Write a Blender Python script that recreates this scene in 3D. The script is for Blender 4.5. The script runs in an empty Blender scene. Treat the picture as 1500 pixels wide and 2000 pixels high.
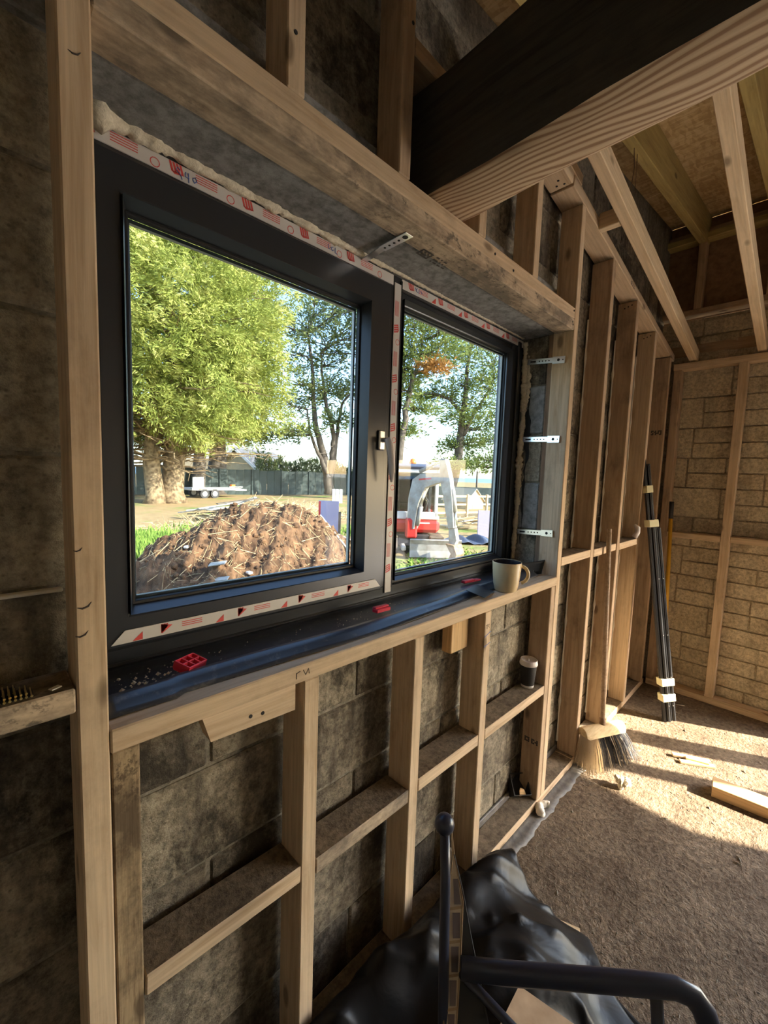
import bpy, math, random
import numpy as np
from mathutils import Vector, Matrix, Quaternion
random.seed(7); np.random.seed(7)
S = bpy.context.scene
COL = S.collection
PI = math.pi

# ------------------------------------------------------------------ camera
cd = bpy.data.cameras.new('camera'); cam = bpy.data.objects.new('camera', cd); COL.objects.link(cam)
cd.sensor_fit = 'VERTICAL'; cd.sensor_height = 24.0; cd.lens = 815.2 * 24.0 / 2000.0
cd.clip_start = 0.02; cd.clip_end = 6000
CAM = Vector((0, -0.84, 1.68))
ya, pi_, ro = 0.77839286, -0.08910744, 0.0339729
fwd = Vector((math.sin(ya)*math.cos(pi_), math.cos(ya)*math.cos(pi_), math.sin(pi_)))
rt = Vector((math.cos(ya), -math.sin(ya), 0)); up = rt.cross(fwd)
r2 = rt*math.cos(ro) + up*math.sin(ro); u2 = -rt*math.sin(ro) + up*math.cos(ro)
cam.matrix_world = Matrix(((r2.x, u2.x, -fwd.x, CAM.x), (r2.y, u2.y, -fwd.y, CAM.y), (r2.z, u2.z, -fwd.z, CAM.z), (0, 0, 0, 1)))
S.camera = cam

# ------------------------------------------------------------------ light and exposure
SUN_TAN = 0.53
SUN_DIR = Vector((-0.447, 0.894, -SUN_TAN)).normalized()      # the way the light travels
w = bpy.data.worlds.new('World'); S.world = w; w.use_nodes = True
nt = w.node_tree; nt.nodes.clear()
sky = nt.nodes.new('ShaderNodeTexSky'); sky.sky_type = 'NISHITA'; sky.sun_disc = False
sky.sun_elevation = math.atan(SUN_TAN); sky.sun_rotation = math.atan2(-SUN_DIR.x, -SUN_DIR.y)
sky.altitude = 20; sky.air_density = 1.0; sky.dust_density = 1.2; sky.ozone_density = 1.0
bg = nt.nodes.new('ShaderNodeBackground'); bg.inputs['Strength'].default_value = 0.36
out = nt.nodes.new('ShaderNodeOutputWorld')
nt.links.new(sky.outputs[0], bg.inputs[0]); nt.links.new(bg.outputs[0], out.inputs[0])
sd = bpy.data.lights.new('sun', 'SUN'); sd.energy = 7.2; sd.angle = math.radians(0.6); sd.color = (1.0, 0.86, 0.66)
so = bpy.data.objects.new('sun', sd); COL.objects.link(so)
so.rotation_euler = SUN_DIR.to_track_quat('-Z', 'Y').to_euler(); so.location = (10, -20, 12)
S.view_settings.view_transform = 'Standard'; S.view_settings.look = 'None'
S.view_settings.exposure = 2.72; S.view_settings.gamma = 1.0; S.view_settings.use_curve_mapping = False
try:
    S.cycles.use_denoising = True; S.cycles.max_bounces = 14; S.cycles.diffuse_bounces = 8
    S.cycles.transparent_max_bounces = 24; S.cycles.sample_clamp_indirect = 6.0
except Exception: pass

# ------------------------------------------------------------------ materials
def mat(name, col=(.5, .5, .5), rough=.6, metal=0.0, spec=.5):
    m = bpy.data.materials.new(name); m.use_nodes = True
    b = m.node_tree.nodes['Principled BSDF']
    b.inputs['Base Color'].default_value = (*col, 1); b.inputs['Roughness'].default_value = rough
    b.inputs['Metallic'].default_value = metal; b.inputs['Specular IOR Level'].default_value = spec
    return m
class NB:
    """small node helper"""
    def __init__(s, m): s.m = m; s.t = m.node_tree; s.b = s.t.nodes['Principled BSDF']
    def n(s, typ, **kw):
        nd = s.t.nodes.new(typ)
        for k, v in kw.items():
            if k in nd.inputs: nd.inputs[k].default_value = v
            else: setattr(nd, k, v)
        return nd
    def l(s, a, b): s.t.links.new(a, b)
    def coord(s, scale=(1, 1, 1), rnd=True, kind='Object'):
        tc = s.n('ShaderNodeTexCoord'); mp = s.n('ShaderNodeMapping'); mp.inputs['Scale'].default_value = scale
        s.l(tc.outputs[kind], mp.inputs[0])
        if rnd:
            oi = s.n('ShaderNodeObjectInfo'); ml = s.n('ShaderNodeMath', operation='MULTIPLY'); ml.inputs[1].default_value = 37.0
            s.l(oi.outputs['Random'], ml.inputs[0])
            cb = s.n('ShaderNodeCombineXYZ')
            for i in range(3): s.l(ml.outputs[0], cb.inputs[i])
            s.l(cb.outputs[0], mp.inputs['Location'])
        return mp.outputs[0]
    def noise(s, co, scale, detail=4, rough=.55, dist=0.0):
        nd = s.n('ShaderNodeTexNoise'); nd.inputs['Scale'].default_value = scale; nd.inputs['Detail'].default_value = detail
        nd.inputs['Roughness'].default_value = rough; nd.inputs['Distortion'].default_value = dist
        s.l(co, nd.inputs['Vector']); return nd.outputs['Fac']
    def voro(s, co, scale, out='Distance', feature='F1'):
        nd = s.n('ShaderNodeTexVoronoi', feature=feature); nd.inputs['Scale'].default_value = scale
        s.l(co, nd.inputs['Vector']); return nd.outputs[out]
    def ramp(s, fac, stops, interp='LINEAR'):
        r = s.n('ShaderNodeValToRGB'); r.color_ramp.interpolation = interp
        el = r.color_ramp.elements
        while len(el) < len(stops): el.new(.5)
        for e, (p, c) in zip(el, stops):
            e.position = p; e.color = (*c, 1) if len(c) == 3 else c
        s.l(fac, r.inputs[0]); return r.outputs[0]
    def mix(s, fac, a, b, mode='MIX'):
        nd = s.n('ShaderNodeMix', data_type='RGBA', blend_type=mode)
        for sock, v in ((0, fac), (6, a), (7, b)):
            if hasattr(v, 'is_output'): s.l(v, nd.inputs[sock])
            elif sock == 0: nd.inputs[0].default_value = v
            else: nd.inputs[sock].default_value = (*v, 1)
        return nd.outputs[2]
    def bump(s, h, strength=.3, dist=.01):
        b = s.n('ShaderNodeBump'); b.inputs['Strength'].default_value = strength; b.inputs['Distance'].default_value = dist
        s.l(h, b.inputs['Height']); s.l(b.outputs[0], s.b.inputs['Normal'])
    def color(s, c): s.l(c, s.b.inputs['Base Color'])
G = lambda v: (v, v, v)
def wood(name, light, dark, stain=.35, stain_col=(.10, .075, .055), knot=True, coarse=1.0, rough=.8, s0=.52):
    m = mat(name, light, rough, spec=.25); k = NB(m)
    co = k.coord((1.2, 14, 14)); g = k.noise(co, 3.0*coarse, 6, .6, .6)
    c = k.ramp(g, [(.3, dark), (.5, light), (.75, tuple(x*1.12 for x in light))])
    co2 = k.coord((1, 45, 45)); g2 = k.noise(co2, 2.2*coarse, 3, .6)
    c = k.mix(.5, c, k.ramp(g2, [(.35, G(.72)), (.65, G(1.08))]), 'MULTIPLY')
    if knot:
        co3 = k.coord((3.2, 7.5, 7.5)); v = k.voro(co3, 1.0)
        c = k.mix(k.ramp(v, [(.07, G(.85)), (.13, G(0))]), c, tuple(x*.38 for x in dark))
    if stain > 0:
        co4 = k.coord((3, 5, 5)); s_ = k.noise(co4, 1.6, 8, .72)
        c = k.mix(k.ramp(s_, [(s0, G(0)), (s0+.17, G(stain))]), c, stain_col)
    if stain > .5:
        sp = k.noise(k.coord((12, 16, 16)), 2.2, 6, .75); sm2 = k.noise(k.coord((1.5, 3, 3)), 1.5, 2)
        mk_ = k.mix(1.0, k.ramp(sp, [(.54, G(0)), (.62, G(.8))]), k.ramp(sm2, [(.42, G(0)), (.58, G(1))]), 'MULTIPLY')
        c = k.mix(mk_, c, tuple(x*.8 for x in stain_col))
    k.color(c); k.bump(g2, .25, .003)
    return m
M = {}
M['stud'] = wood('sawn_timber', (.59, .445, .295), (.47, .33, .20), .25)
M['stud_dark'] = wood('dull_timber', (.47, .335, .215), (.35, .23, .14), .45)
M['mould'] = wood('mouldy_timber', (.53, .41, .285), (.39, .285, .19), .75, (.10, .085, .07), s0=.42)
M['rough'] = wood('rough_sawn_timber', (.40, .29, .17), (.22, .145, .085), .85, (.085, .058, .036), coarse=3.0, s0=.40)
M['rafter'] = wood('rafter_timber', (.66, .51, .33), (.55, .40, .24), .08)
M['rafter_green'] = wood('treated_rafter_timber', (.42, .32, .12), (.32, .23, .08), .12)
M['beam'] = wood('old_beam_timber', (.47, .33, .20), (.20, .115, .06), .25, (.13, .11, .09), coarse=.7)
k = NB(M['beam']); wv_ = k.n('ShaderNodeTexWave', wave_type='BANDS', bands_direction='Y'); wv_.inputs['Scale'].default_value = 1.0
for nm_, v_ in (('Distortion', 7.0), ('Detail', 3.0), ('Detail Scale', .8), ('Detail Roughness', .55)): wv_.inputs[nm_].default_value = v_
nz_ = k.n('ShaderNodeTexNoise'); nz_.inputs['Scale'].default_value = 1.0; nz_.inputs['Detail'].default_value = 2.0; k.l(k.coord((1.1, 2.5, 2.5)), nz_.inputs['Vector'])
ad_ = k.n('ShaderNodeVectorMath', operation='MULTIPLY_ADD'); ad_.inputs[1].default_value = (1.6, 1.6, 1.6); k.l(nz_.outputs['Color'], ad_.inputs[0]); k.l(k.coord((.3, 5, 5)), ad_.inputs[2]); k.l(ad_.outputs[0], wv_.inputs['Vector']); wv_.inputs['Scale'].default_value = 3.4; wv_.inputs['Distortion'].default_value = 2.5
c = k.ramp(wv_.outputs['Fac'], [(.12, (.27, .165, .095)), (.45, (.47, .34, .215)), (.9, (.53, .40, .26))])
g_ = k.noise(k.coord((1.5, 40, 40)), 2, 4); c = k.mix(.5, c, k.ramp(g_, [(.3, G(.7)), (.65, G(1.1))]), 'MULTIPLY')
v_ = k.voro(k.coord((1.3, 4.5, 4.5)), 1.0); c = k.mix(k.ramp(v_, [(.06, G(.9)), (.12, G(0))]), c, (.09, .05, .03)); k.color(c)
M['beam_dark'] = wood('dark_beam_face', (.055, .048, .040), (.030, .026, .022), .35, (.11, .09, .07), knot=False)
M['offcut'] = wood('fresh_offcut_timber', (.66, .44, .22), (.52, .32, .14), .05)
M['stick'] = wood('pale_stick_timber', (.80, .62, .38), (.66, .46, .25), .0, knot=False)
M['gapwood'] = wood('dark_strip_timber', (.25, .16, .10), (.16, .10, .06), .4)

def concrete(name, a, b, pits=.5, scale=1.0, stain=.6, stain_col=(.06, .05, .04), bump=.6):
    m = mat(name, a, .92, spec=.15); k = NB(m); co = k.coord()
    n1 = k.noise(co, 6*scale, 8, .7); c = k.ramp(n1, [(.3, b), (.62, a)])
    n2 = k.noise(co, 48*scale, 4, .75); c = k.mix(.75, c, k.ramp(n2, [(.32, G(.45)), (.6, G(1.15))]), 'MULTIPLY')
    v = k.voro(co, 55*scale); c = k.mix(k.ramp(v, [(.08, G(pits)), (.22, G(0))]), c, tuple(x*.25 for x in b))
    co2 = k.coord((7, 7, 1.3)); s_ = k.noise(co2, 1.3, 6, .65); c = k.mix(k.ramp(s_, [(.5, G(0)), (.66, G(stain))]), c, stain_col)
    if stain > .7:
        s3 = k.noise(k.coord((1.6, 1.6, 1.1)), 1.7, 9, .78); c = k.mix(k.ramp(s3, [(.50, G(0)), (.60, G(.85))]), c, (.035, .030, .024))
    k.color(c)
    h = k.n('ShaderNodeMath', operation='ADD'); k.l(n2, h.inputs[0]); k.l(n1, h.inputs[1]); k.bump(h.outputs[0], bump, .012)
    return m
M['block'] = concrete('concrete_block', (.37, .32, .235), (.20, .165, .118), stain=.75)
M['block2'] = concrete('stained_concrete_block', (.28, .24, .18), (.12, .10, .075), stain=.9)
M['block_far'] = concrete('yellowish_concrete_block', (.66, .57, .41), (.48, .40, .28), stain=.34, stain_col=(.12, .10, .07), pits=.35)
M['plaster'] = mat('pale_plasterboard', (.70, .67, .62), .9)
M['topdirt'] = concrete('settled_dirt', (.27, .215, .155), (.17, .13, .092), stain=.3, bump=.3)
M['block_light'] = concrete('pale_concrete_block', (.46, .41, .31), (.29, .25, .18), stain=.3)
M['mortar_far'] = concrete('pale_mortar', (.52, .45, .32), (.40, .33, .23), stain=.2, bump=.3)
M['mortar'] = concrete('mortar', (.30, .27, .21), (.18, .155, .12), bump=.4)
M['lintel'] = concrete('smooth_concrete', (.30, .30, .29), (.22, .215, .205), pits=.1, stain=.3, scale=.6, bump=.15)
M['slab'] = concrete('dusty_concrete_floor', (.26, .20, .14), (.125, .09, .062), pits=.25, stain=.35, stain_col=(.12, .085, .058), scale=.8, bump=1.0)
M['osb'] = mat('osb', (.5, .36, .18), .7, spec=.2)
k = NB(M['osb']); co = k.coord((1, 1, 1)); wv = k.noise(co, 3, 2)
co_a = k.coord((16, 70, 20)); co_b = k.coord((60, 18, 20))
va = k.voro(co_a, 1.0, 'Color'); vb = k.voro(co_b, 1.0, 'Color')
sep = k.n('ShaderNodeSeparateColor'); k.l(k.mix(.5, va, vb), sep.inputs[0])
c = k.ramp(sep.outputs[0], [(.25, (.40, .275, .13)), (.5, (.50, .36, .18)), (.75, (.58, .43, .235))]); k.color(c); k.bump(sep.outputs[0], .2, .004)
M['osb_dark'] = mat('brown_board', (.26, .16, .10), .8, spec=.15)
k = NB(M['osb_dark']); n = k.noise(k.coord((3, 12, 12)), 2, 4); k.color(k.ramp(n, [(.3, (.20, .12, .075)), (.7, (.34, .21, .13))]))
M['pvc'] = mat('dark_grey_pvc', (.026, .028, .032), .30, spec=.6)
k = NB(M['pvc']); n = k.noise(k.coord((40, 40, 40), kind='Object'), 3, 2); k.bump(n, .04, .002)
M['gasket'] = mat('black_rubber', (.012, .012, .013), .6)
M['spacer'] = mat('pale_spacer_bar', (.50, .50, .45), .45)
M['tape'] = mat('white_film_tape', (.62, .59, .56), .45)
M['red'] = mat('red_ink', (.62, .07, .06), .5)
M['blue'] = mat('blue_pen', (.07, .13, .42), .5)
M['ink'] = mat('black_ink', (.05, .04, .035), .8)
M['galv'] = mat('galvanised_steel', (.78, .80, .82), .28, 1.0)
M['hole'] = mat('dark_hole', (.02, .02, .02), .9)
M['foam'] = mat('expanding_foam', (.74, .66, .50), .95, spec=.1)
k = NB(M['foam']); n = k.noise(k.coord(), 90, 4, .7); k.color(k.ramp(n, [(.3, (.55, .48, .35)), (.65, (.80, .73, .58))])); k.bump(n, .6, .006)
M['foamw'] = mat('white_foam', (.82, .78, .68), .95, spec=.1)
M['dpm'] = mat('black_polythene', (.010, .010, .011), .42, spec=.2)
k = NB(M['dpm']); n = k.noise(k.coord(), 9, 3, .5, 1.0); k.bump(n, .22, .018)
M['dpm_blue'] = mat('blue_black_membrane', (.030, .036, .050), .30, spec=.55)
k = NB(M['dpm_blue']); n = k.noise(k.coord((2, 6, 6)), 3, 3, .5, .3); k.bump(n, .12, .01)
d = k.noise(k.coord(), 30, 5, .7); k.color(k.ramp(d, [(.55, (.030, .036, .050)), (.8, (.16, .15, .14))]))
M['dpc'] = mat('grey_dusty_membrane', (.13, .12, .11), .6)
k = NB(M['dpc']); n = k.noise(k.coord(), 25, 5, .7); k.color(k.ramp(n, [(.35, (.075, .072, .07)), (.7, (.20, .18, .155))]))
M['redplastic'] = mat('red_plastic', (.62, .03, .06), .4)
M['glaze'] = mat('beige_glaze', (.60, .47, .27), .28); M['glaze_in'] = mat('dark_glaze', (.03, .025, .03), .2)
M['cupblack'] = mat('black_card', (.018, .016, .016), .7); M['cupwhite'] = mat('white_card', (.78, .74, .70), .6); M['lid'] = mat('white_plastic_lid', (.70, .63, .60), .4)
M['brass'] = mat('brass_screw', (.85, .68, .30), .3, 1.0)
M['alu'] = mat('black_powder_coat', (.028, .030, .034), .33, spec=.6)
M['masking'] = mat('pale_yellow_tape', (.80, .76, .48), .7)
M['yellow'] = mat('yellow_paint', (.72, .40, .03), .45); M['blackgrip'] = mat('black_grip', (.03, .028, .026), .6)
M['handle_wood'] = wood('worn_broom_handle', (.42, .31, .22), (.30, .21, .14), .2, knot=False)
M['head_wood'] = wood('broom_head_wood', (.60, .46, .27), (.46, .33, .18), .3, knot=False)
M['br_black'] = mat('black_bristle', (.045, .048, .058), .6); M['br_pale'] = mat('pale_bristle', (.62, .52, .38), .7)
M['chair'] = mat('black_tube', (.022, .027, .050), .33, spec=.6); M['chair_fab'] = mat('charcoal_fabric', (.035, .035, .035), .9)
M['cream'] = mat('cream_fabric', (.58, .49, .36), .95); M['check'] = mat('taupe_fabric', (.15, .12, .115), .95); M['edge_tan'] = mat('tan_piping', (.36, .25, .14), .9)
M['card'] = mat('brown_card', (.42, .28, .17), .9)
k = NB(M['card']); n = k.noise(k.coord(), 12, 4); k.color(k.ramp(n, [(.3, (.33, .21, .12)), (.7, (.50, .35, .22))]))
g = bpy.data.materials.new('window_glass'); g.use_nodes = True; M['glass'] = g
t = g.node_tree; t.nodes.clear()
tr = t.nodes.new('ShaderNodeBsdfTransparent'); tr.inputs[0].default_value = (.49, .52, .54, 1)
gl = t.nodes.new('ShaderNodeBsdfGlossy'); gl.inputs['Roughness'].default_value = .0
lw = t.nodes.new('ShaderNodeLayerWeight'); pw = t.nodes.new('ShaderNodeMath'); pw.operation = 'POWER'; pw.inputs[1].default_value = 5.0
fr = t.nodes.new('ShaderNodeMath'); fr.operation = 'MULTIPLY_ADD'; fr.inputs[1].default_value = .5; fr.inputs[2].default_value = .014
t.links.new(lw.outputs['Facing'], pw.inputs[0]); t.links.new(pw.outputs[0], fr.inputs[0])
mx = t.nodes.new('ShaderNodeMixShader'); oo = t.nodes.new('ShaderNodeOutputMaterial')
t.links.new(fr.outputs[0], mx.inputs[0]); t.links.new(tr.outputs[0], mx.inputs[1]); t.links.new(gl.outputs[0], mx.inputs[2]); t.links.new(mx.outputs[0], oo.inputs[0])

# ------------------------------------------------------------------ helpers
def link(o, parent=None):
    COL.objects.link(o)
    if parent is not None:
        o.parent = parent
        inv = Matrix.Identity(4); p = parent
        chain = []
        while p is not None: chain.append(p); p = p.parent
        wm = Matrix.Identity(4)
        for q in reversed(chain): wm = wm @ q.matrix_parent_inverse @ q.matrix_basis
        o.matrix_parent_inverse = wm.inverted()
    return o
def tag(o, label=None, cat=None, group=None, kind=None):
    if label: o['label'] = label
    if cat: o['category'] = cat
    if group: o['group'] = group
    if kind: o['kind'] = kind
    return o
def empty(name, loc=(0, 0, 0), label=None, cat=None, group=None, kind=None, parent=None):
    o = bpy.data.objects.new(name, None); o.location = loc; o.empty_display_size = .05
    link(o, parent); return tag(o, label, cat, group, kind)
def meshobj(name, verts, faces, m, parent=None, smooth=False, mats=None, midx=None):
    me = bpy.data.meshes.new(name); me.from_pydata([tuple(v) for v in verts], [], faces); me.update()
    if mats:
        for q in mats: me.materials.append(q)
        for p, i in zip(me.polygons, midx): p.material_index = i
    else: me.materials.append(m)
    if smooth:
        for p in me.polygons: p.use_smooth = True
    o = bpy.data.objects.new(name, me); link(o, parent); return o
class MB:
    """collects shapes of one piece"""
    def __init__(s): s.v = []; s.f = []; s.mi = []; s.cur = 0
    def add(s, v, f):
        b = len(s.v); s.v += [tuple(x) for x in v]; s.f += [tuple(i+b for i in q) for q in f]; s.mi += [s.cur]*len(f); return s
    def box(s, x0, x1, y0, y1, z0, z1, mt=None):
        v = [(x, y, z) for x in (x0, x1) for y in (y0, y1) for z in (z0, z1)]
        if mt is not None: v = [mt @ Vector(q) for q in v]
        return s.add(v, [(0, 1, 3, 2), (4, 6, 7, 5), (0, 4, 5, 1), (2, 3, 7, 6), (0, 2, 6, 4), (1, 5, 7, 3)])
    def cbox(s, x0, x1, y0, y1, z0, z1, c=.004, mt=None):
        """box with chamfered edges"""
        c = min(c, (x1-x0)*.4, (y1-y0)*.4, (z1-z0)*.4)
        X = (x0, x1); Y = (y0, y1); Z = (z0, z1); sg = (1, -1); vs = []; 
        for i in (0, 1):
            for j in (0, 1):
                for k_ in (0, 1):
                    a, b, d = X[i], Y[j], Z[k_]; ca, cb, cc = sg[i]*c, sg[j]*c, sg[k_]*c
                    vs += [(a, b+cb, d+cc), (a+ca, b, d+cc), (a+ca, b+cb, d)]
        I = lambda i, j, k_, q: (i*4+j*2+k_)*3+q
        fs = []
        for i in (0, 1): fs.append((I(i,0,0,0), I(i,1,0,0), I(i,1,1,0), I(i,0,1,0)) if i else (I(i,0,0,0), I(i,0,1,0), I(i,1,1,0), I(i,1,0,0)))
        for j in (0, 1): fs.append((I(0,j,0,1), I(0,j,1,1), I(1,j,1,1), I(1,j,0,1)) if j else (I(0,j,0,1), I(1,j,0,1), I(1,j,1,1), I(0,j,1,1)))
        for k_ in (0, 1): fs.append((I(0,0,k_,2), I(1,0,k_,2), I(1,1,k_,2), I(0,1,k_,2)) if k_ else (I(0,0,k_,2), I(0,1,k_,2), I(1,1,k_,2), I(1,0,k_,2)))
        for j in (0, 1):
            for k_ in (0, 1): fs.append((I(0,j,k_,1), I(0,j,k_,2), I(1,j,k_,2), I(1,j,k_,1)))
        for i in (0, 1):
            for k_ in (0, 1): fs.append((I(i,0,k_,0), I(i,0,k_,2), I(i,1,k_,2), I(i,1,k_,0)))
        for i in (0, 1):
            for j in (0, 1): fs.append((I(i,j,0,0), I(i,j,0,1), I(i,j,1,1), I(i,j,1,0)))
        for i in (0, 1):
            for j in (0, 1):
                for k_ in (0, 1): fs.append((I(i,j,k_,0), I(i,j,k_,1), I(i,j,k_,2)))
        if mt is not None: vs = [mt @ Vector(q) for q in vs]
        return s.add(vs, fs)
    def tube(s, pts, rad, seg=10, cap=True, flat=1.0):
        pts = [Vector(p) for p in pts]; n = len(pts); rad = [rad]*n if not hasattr(rad, '__len__') else rad
        vs = []; fs = []; ref = None
        for i, p in enumerate(pts):
            tdir = (pts[min(i+1, n-1)] - pts[max(i-1, 0)]).normalized()
            if ref is None:
                ref = Vector((0, 0, 1)) if abs(tdir.z) < .9 else Vector((1, 0, 0))
                ref = (ref - tdir*ref.dot(tdir)).normalized()
            else:
                ref = (ref - tdir*ref.dot(tdir))
                ref = ref.normalized() if ref.length > 1e-6 else tdir.orthogonal().normalized()
            bi = tdir.cross(ref)
            for j in range(seg):
                a = 2*PI*j/seg; vs.append(p + (ref*math.cos(a) + bi*math.sin(a)*flat)*rad[i])
        for i in range(n-1):
            for j in range(seg):
                fs.append((i*seg+j, i*seg+(j+1) % seg, (i+1)*seg+(j+1) % seg, (i+1)*seg+j))
        if cap: fs += [tuple(range(seg-1, -1, -1)), tuple((n-1)*seg+j for j in range(seg))]
        return s.add(vs, fs)
    def lathe(s, prof, seg=28, c=(0, 0, 0)):
        vs = []; fs = []; n = len(prof)
        for r, z in prof:
            for j in range(seg):
                a = 2*PI*j/seg; vs.append((c[0]+r*math.cos(a), c[1]+r*math.sin(a), c[2]+z))
        for i in range(n-1):
            for j in range(seg): fs.append((i*seg+j, i*seg+(j+1) % seg, (i+1)*seg+(j+1) % seg, (i+1)*seg+j))
        return s.add(vs, fs)
    def prism(s, poly, a, b, mt=None):
        """polygon (2D) extruded along local third axis from a to b, in (x, z) plane with y as depth"""
        n = len(poly); vs = [(p[0], a, p[1]) for p in poly] + [(p[0], b, p[1]) for p in poly]
        if mt is not None: vs = [mt @ Vector(q) for q in vs]
        fs = [tuple(range(n)), tuple(range(2*n-1, n-1, -1))] + [(i, i+n, (i+1) % n+n, (i+1) % n) for i in range(n)]
        return s.add(vs, fs)
    def build(s, name, m, parent=None, smooth=False, mats=None):
        return meshobj(name, s.v, s.f, m, parent, smooth, mats, s.mi if mats else None)
def smooth_by_angle(o, ang=40):
    for p in o.data.polygons: p.use_smooth = True
    try: o.data.set_sharp_from_angle(angle=math.radians(ang))
    except Exception: pass
    return o
def timber(name, p0, p1, wid, dep, m, parent=None, side=(0, 1, 0), c=.003, label=None):
    """sawn length from p0 to p1 (centre line); wid across, dep along 'side'; local x runs along the grain"""
    p0 = Vector(p0); p1 = Vector(p1); d = p1-p0; L = d.length; xa = d.normalized()
    ya_ = Vector(side); ya_ = (ya_ - xa*ya_.dot(xa)).normalized(); za = xa.cross(ya_)
    mb = MB().cbox(0, L, -dep/2, dep/2, -wid/2, wid/2, c)
    o = mb.build(name, m)
    COL.objects.unlink(o)
    o.matrix_basis = Matrix(((xa.x, ya_.x, za.x, p0.x), (xa.y, ya_.y, za.y, p0.y), (xa.z, ya_.z, za.z, p0.z), (0, 0, 0, 1)))
    link(o, parent)
    if label: o['label'] = label
    return o
def tbox(name, x0, x1, y0, y1, z0, z1, m, parent=None, axis=None, c=.003, label=None):
    """timber given by its extents; grain along the longest side unless axis says otherwise"""
    e = (x1-x0, y1-y0, z1-z0); ax = e.index(max(e)) if axis is None else axis
    cx, cy, cz = (x0+x1)/2, (y0+y1)/2, (z0+z1)/2
    if ax == 0: return timber(name, (x0, cy, cz), (x1, cy, cz), e[2], e[1], m, parent, (0, 1, 0), c, label)
    if ax == 1: return timber(name, (cx, y0, cz), (cx, y1, cz), e[2], e[0], m, parent, (1, 0, 0), c, label)
    return timber(name, (cx, cy, z0), (cx, cy, z1), e[0], e[1], m, parent, (0, 1, 0), c, label)
# ================================================================== THE SETTING
def zc(x): return 3.53 - .14*(4.06-x)            # underside of the roof rafters
def zrake(x): return 2.947 - .157*(x-2.065)      # underside of the raked wall plate
def ztop(x): return min(zrake(x), zc(x)-.02)

floor = MB().box(-2.7, 4.3, -5.5, .40, -.3, 0).build('floor', M['slab']); tag(floor, kind='structure')

# ---- window wall: mortar body with the opening, concrete blocks as separate pieces
OX0, OX1, OZ0, OZ1 = .165, 2.06, 1.19, 2.395
wl = MB()
zt_ = lambda x: zc(x)+.195
wl.prism([(-2.7, 0), (OX0, 0), (OX0, zt_(OX0)), (-2.7, zt_(-2.7))], .127, .40).prism([(OX1, 0), (4.3, 0), (4.3, zt_(4.3)), (OX1, zt_(OX1))], .127, .40)
wl.box(OX0, OX1, .127, .40, 0, OZ0-.004).prism([(OX0, 2.60), (OX1, 2.60), (OX1, zt_(OX1)), (OX0, zt_(OX0))], .127, .40)
wall_window = wl.build('wall_window', M['mortar']); tag(wall_window, kind='structure')
lint = MB().cbox(-.05, 2.20, .10, .40, OZ1, 2.60, .004).build('lintel', M['lintel'], wall_window); lint['label'] = 'smooth grey concrete lintel over the window'
BP, BH = .4655, .245
shared = {}
def block(x0, x1, z0, z1, y0, m, parent, depth=.06):
    L = round(x1-x0, 3); H = round(z1-z0, 3); key = (L, H, m)
    if key not in shared:
        ob = MB().cbox(-L/2, L/2, 0, depth, -H/2, H/2, .006).build('concrete_block', M[m]); shared[key] = ob.data; bpy.data.objects.remove(ob)
    o = bpy.data.objects.new('concrete_block', shared[key]); o.location = ((x0+x1)/2, y0, (z0+z1)/2)
    o.rotation_euler = (random.uniform(-.004, .004), 0, random.uniform(-.006, .006))
    link(o, parent); return o
for r in range(-1, 13):
    z0 = .23 + BH*r; z1 = z0+BH-.008
    off = .385 if (r % 2 == 1) else .385-BP/2
    for kx in range(-4, 9):
        a = off + BP*kx; b = a+BP-.008
        if b < -1.3: continue
        b = min(b, 4.10); a = max(a, -1.3)
        if b-a < .05: continue
        ztop_b = z1
        if z1 > zc((a+b)/2)+.1: continue
        segs = [(a, b)]
        if z1 > OZ0+.05 and z0 < 2.60-.05:      # cut at the opening
            x_lo, x_hi = (OX0, OX1) if z0 < OZ1-.02 else (-.05, 2.20)
            segs = []
            if a < x_lo: segs.append((a, min(b, x_lo)))
            if b > x_hi: segs.append((max(a, x_hi), b))
        for (p, q) in segs:
            if q-p < .04: continue
            zt = min(z1, OZ0) if (z0 < OZ0 < z1 and p < OX1 and q > OX0) else z1
            proud = -.016 if (z0 > 1.4 and q < .12) else 0
            m = 'block' if random.random() < .6 else 'block2'
            if z0 > 2.35 or (z0 < .7 and p < 1.2): m = 'block2'
            if q < .2 and 1.4 < z0 < 2.4: m = 'block_light'
            block(p, q, max(z0, 0), zt, .12+proud+random.uniform(-.002, .002), m, wall_window, .06)
# the reveal beside the window: block faces seen from the room
for i in range(6):
    z0 = 1.21 + .245*i - .03; z1 = min(z0+.237, OZ1-.002); z0 = max(z0, OZ0)
    o = MB().cbox(2.052, 2.075, .125, .385, z0, z1, .005).build('reveal_block', M['lintel'] if i % 2 else M['block'], wall_window)
tbox('reveal_strip', 2.046, 2.056, .096, .122, 1.2, 2.39, M['gapwood'], wall_window)
MB().cbox(-1.2, .11, .100, .119, 1.447, 1.4535, .002).build('mortar_ledge', M['foamw'], wall_window)
sill_top = MB().box(OX0, OX1, .10, .40, OZ0-.01, OZ0+.004).build('sill_bed', M['mortar'], wall_window)

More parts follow.
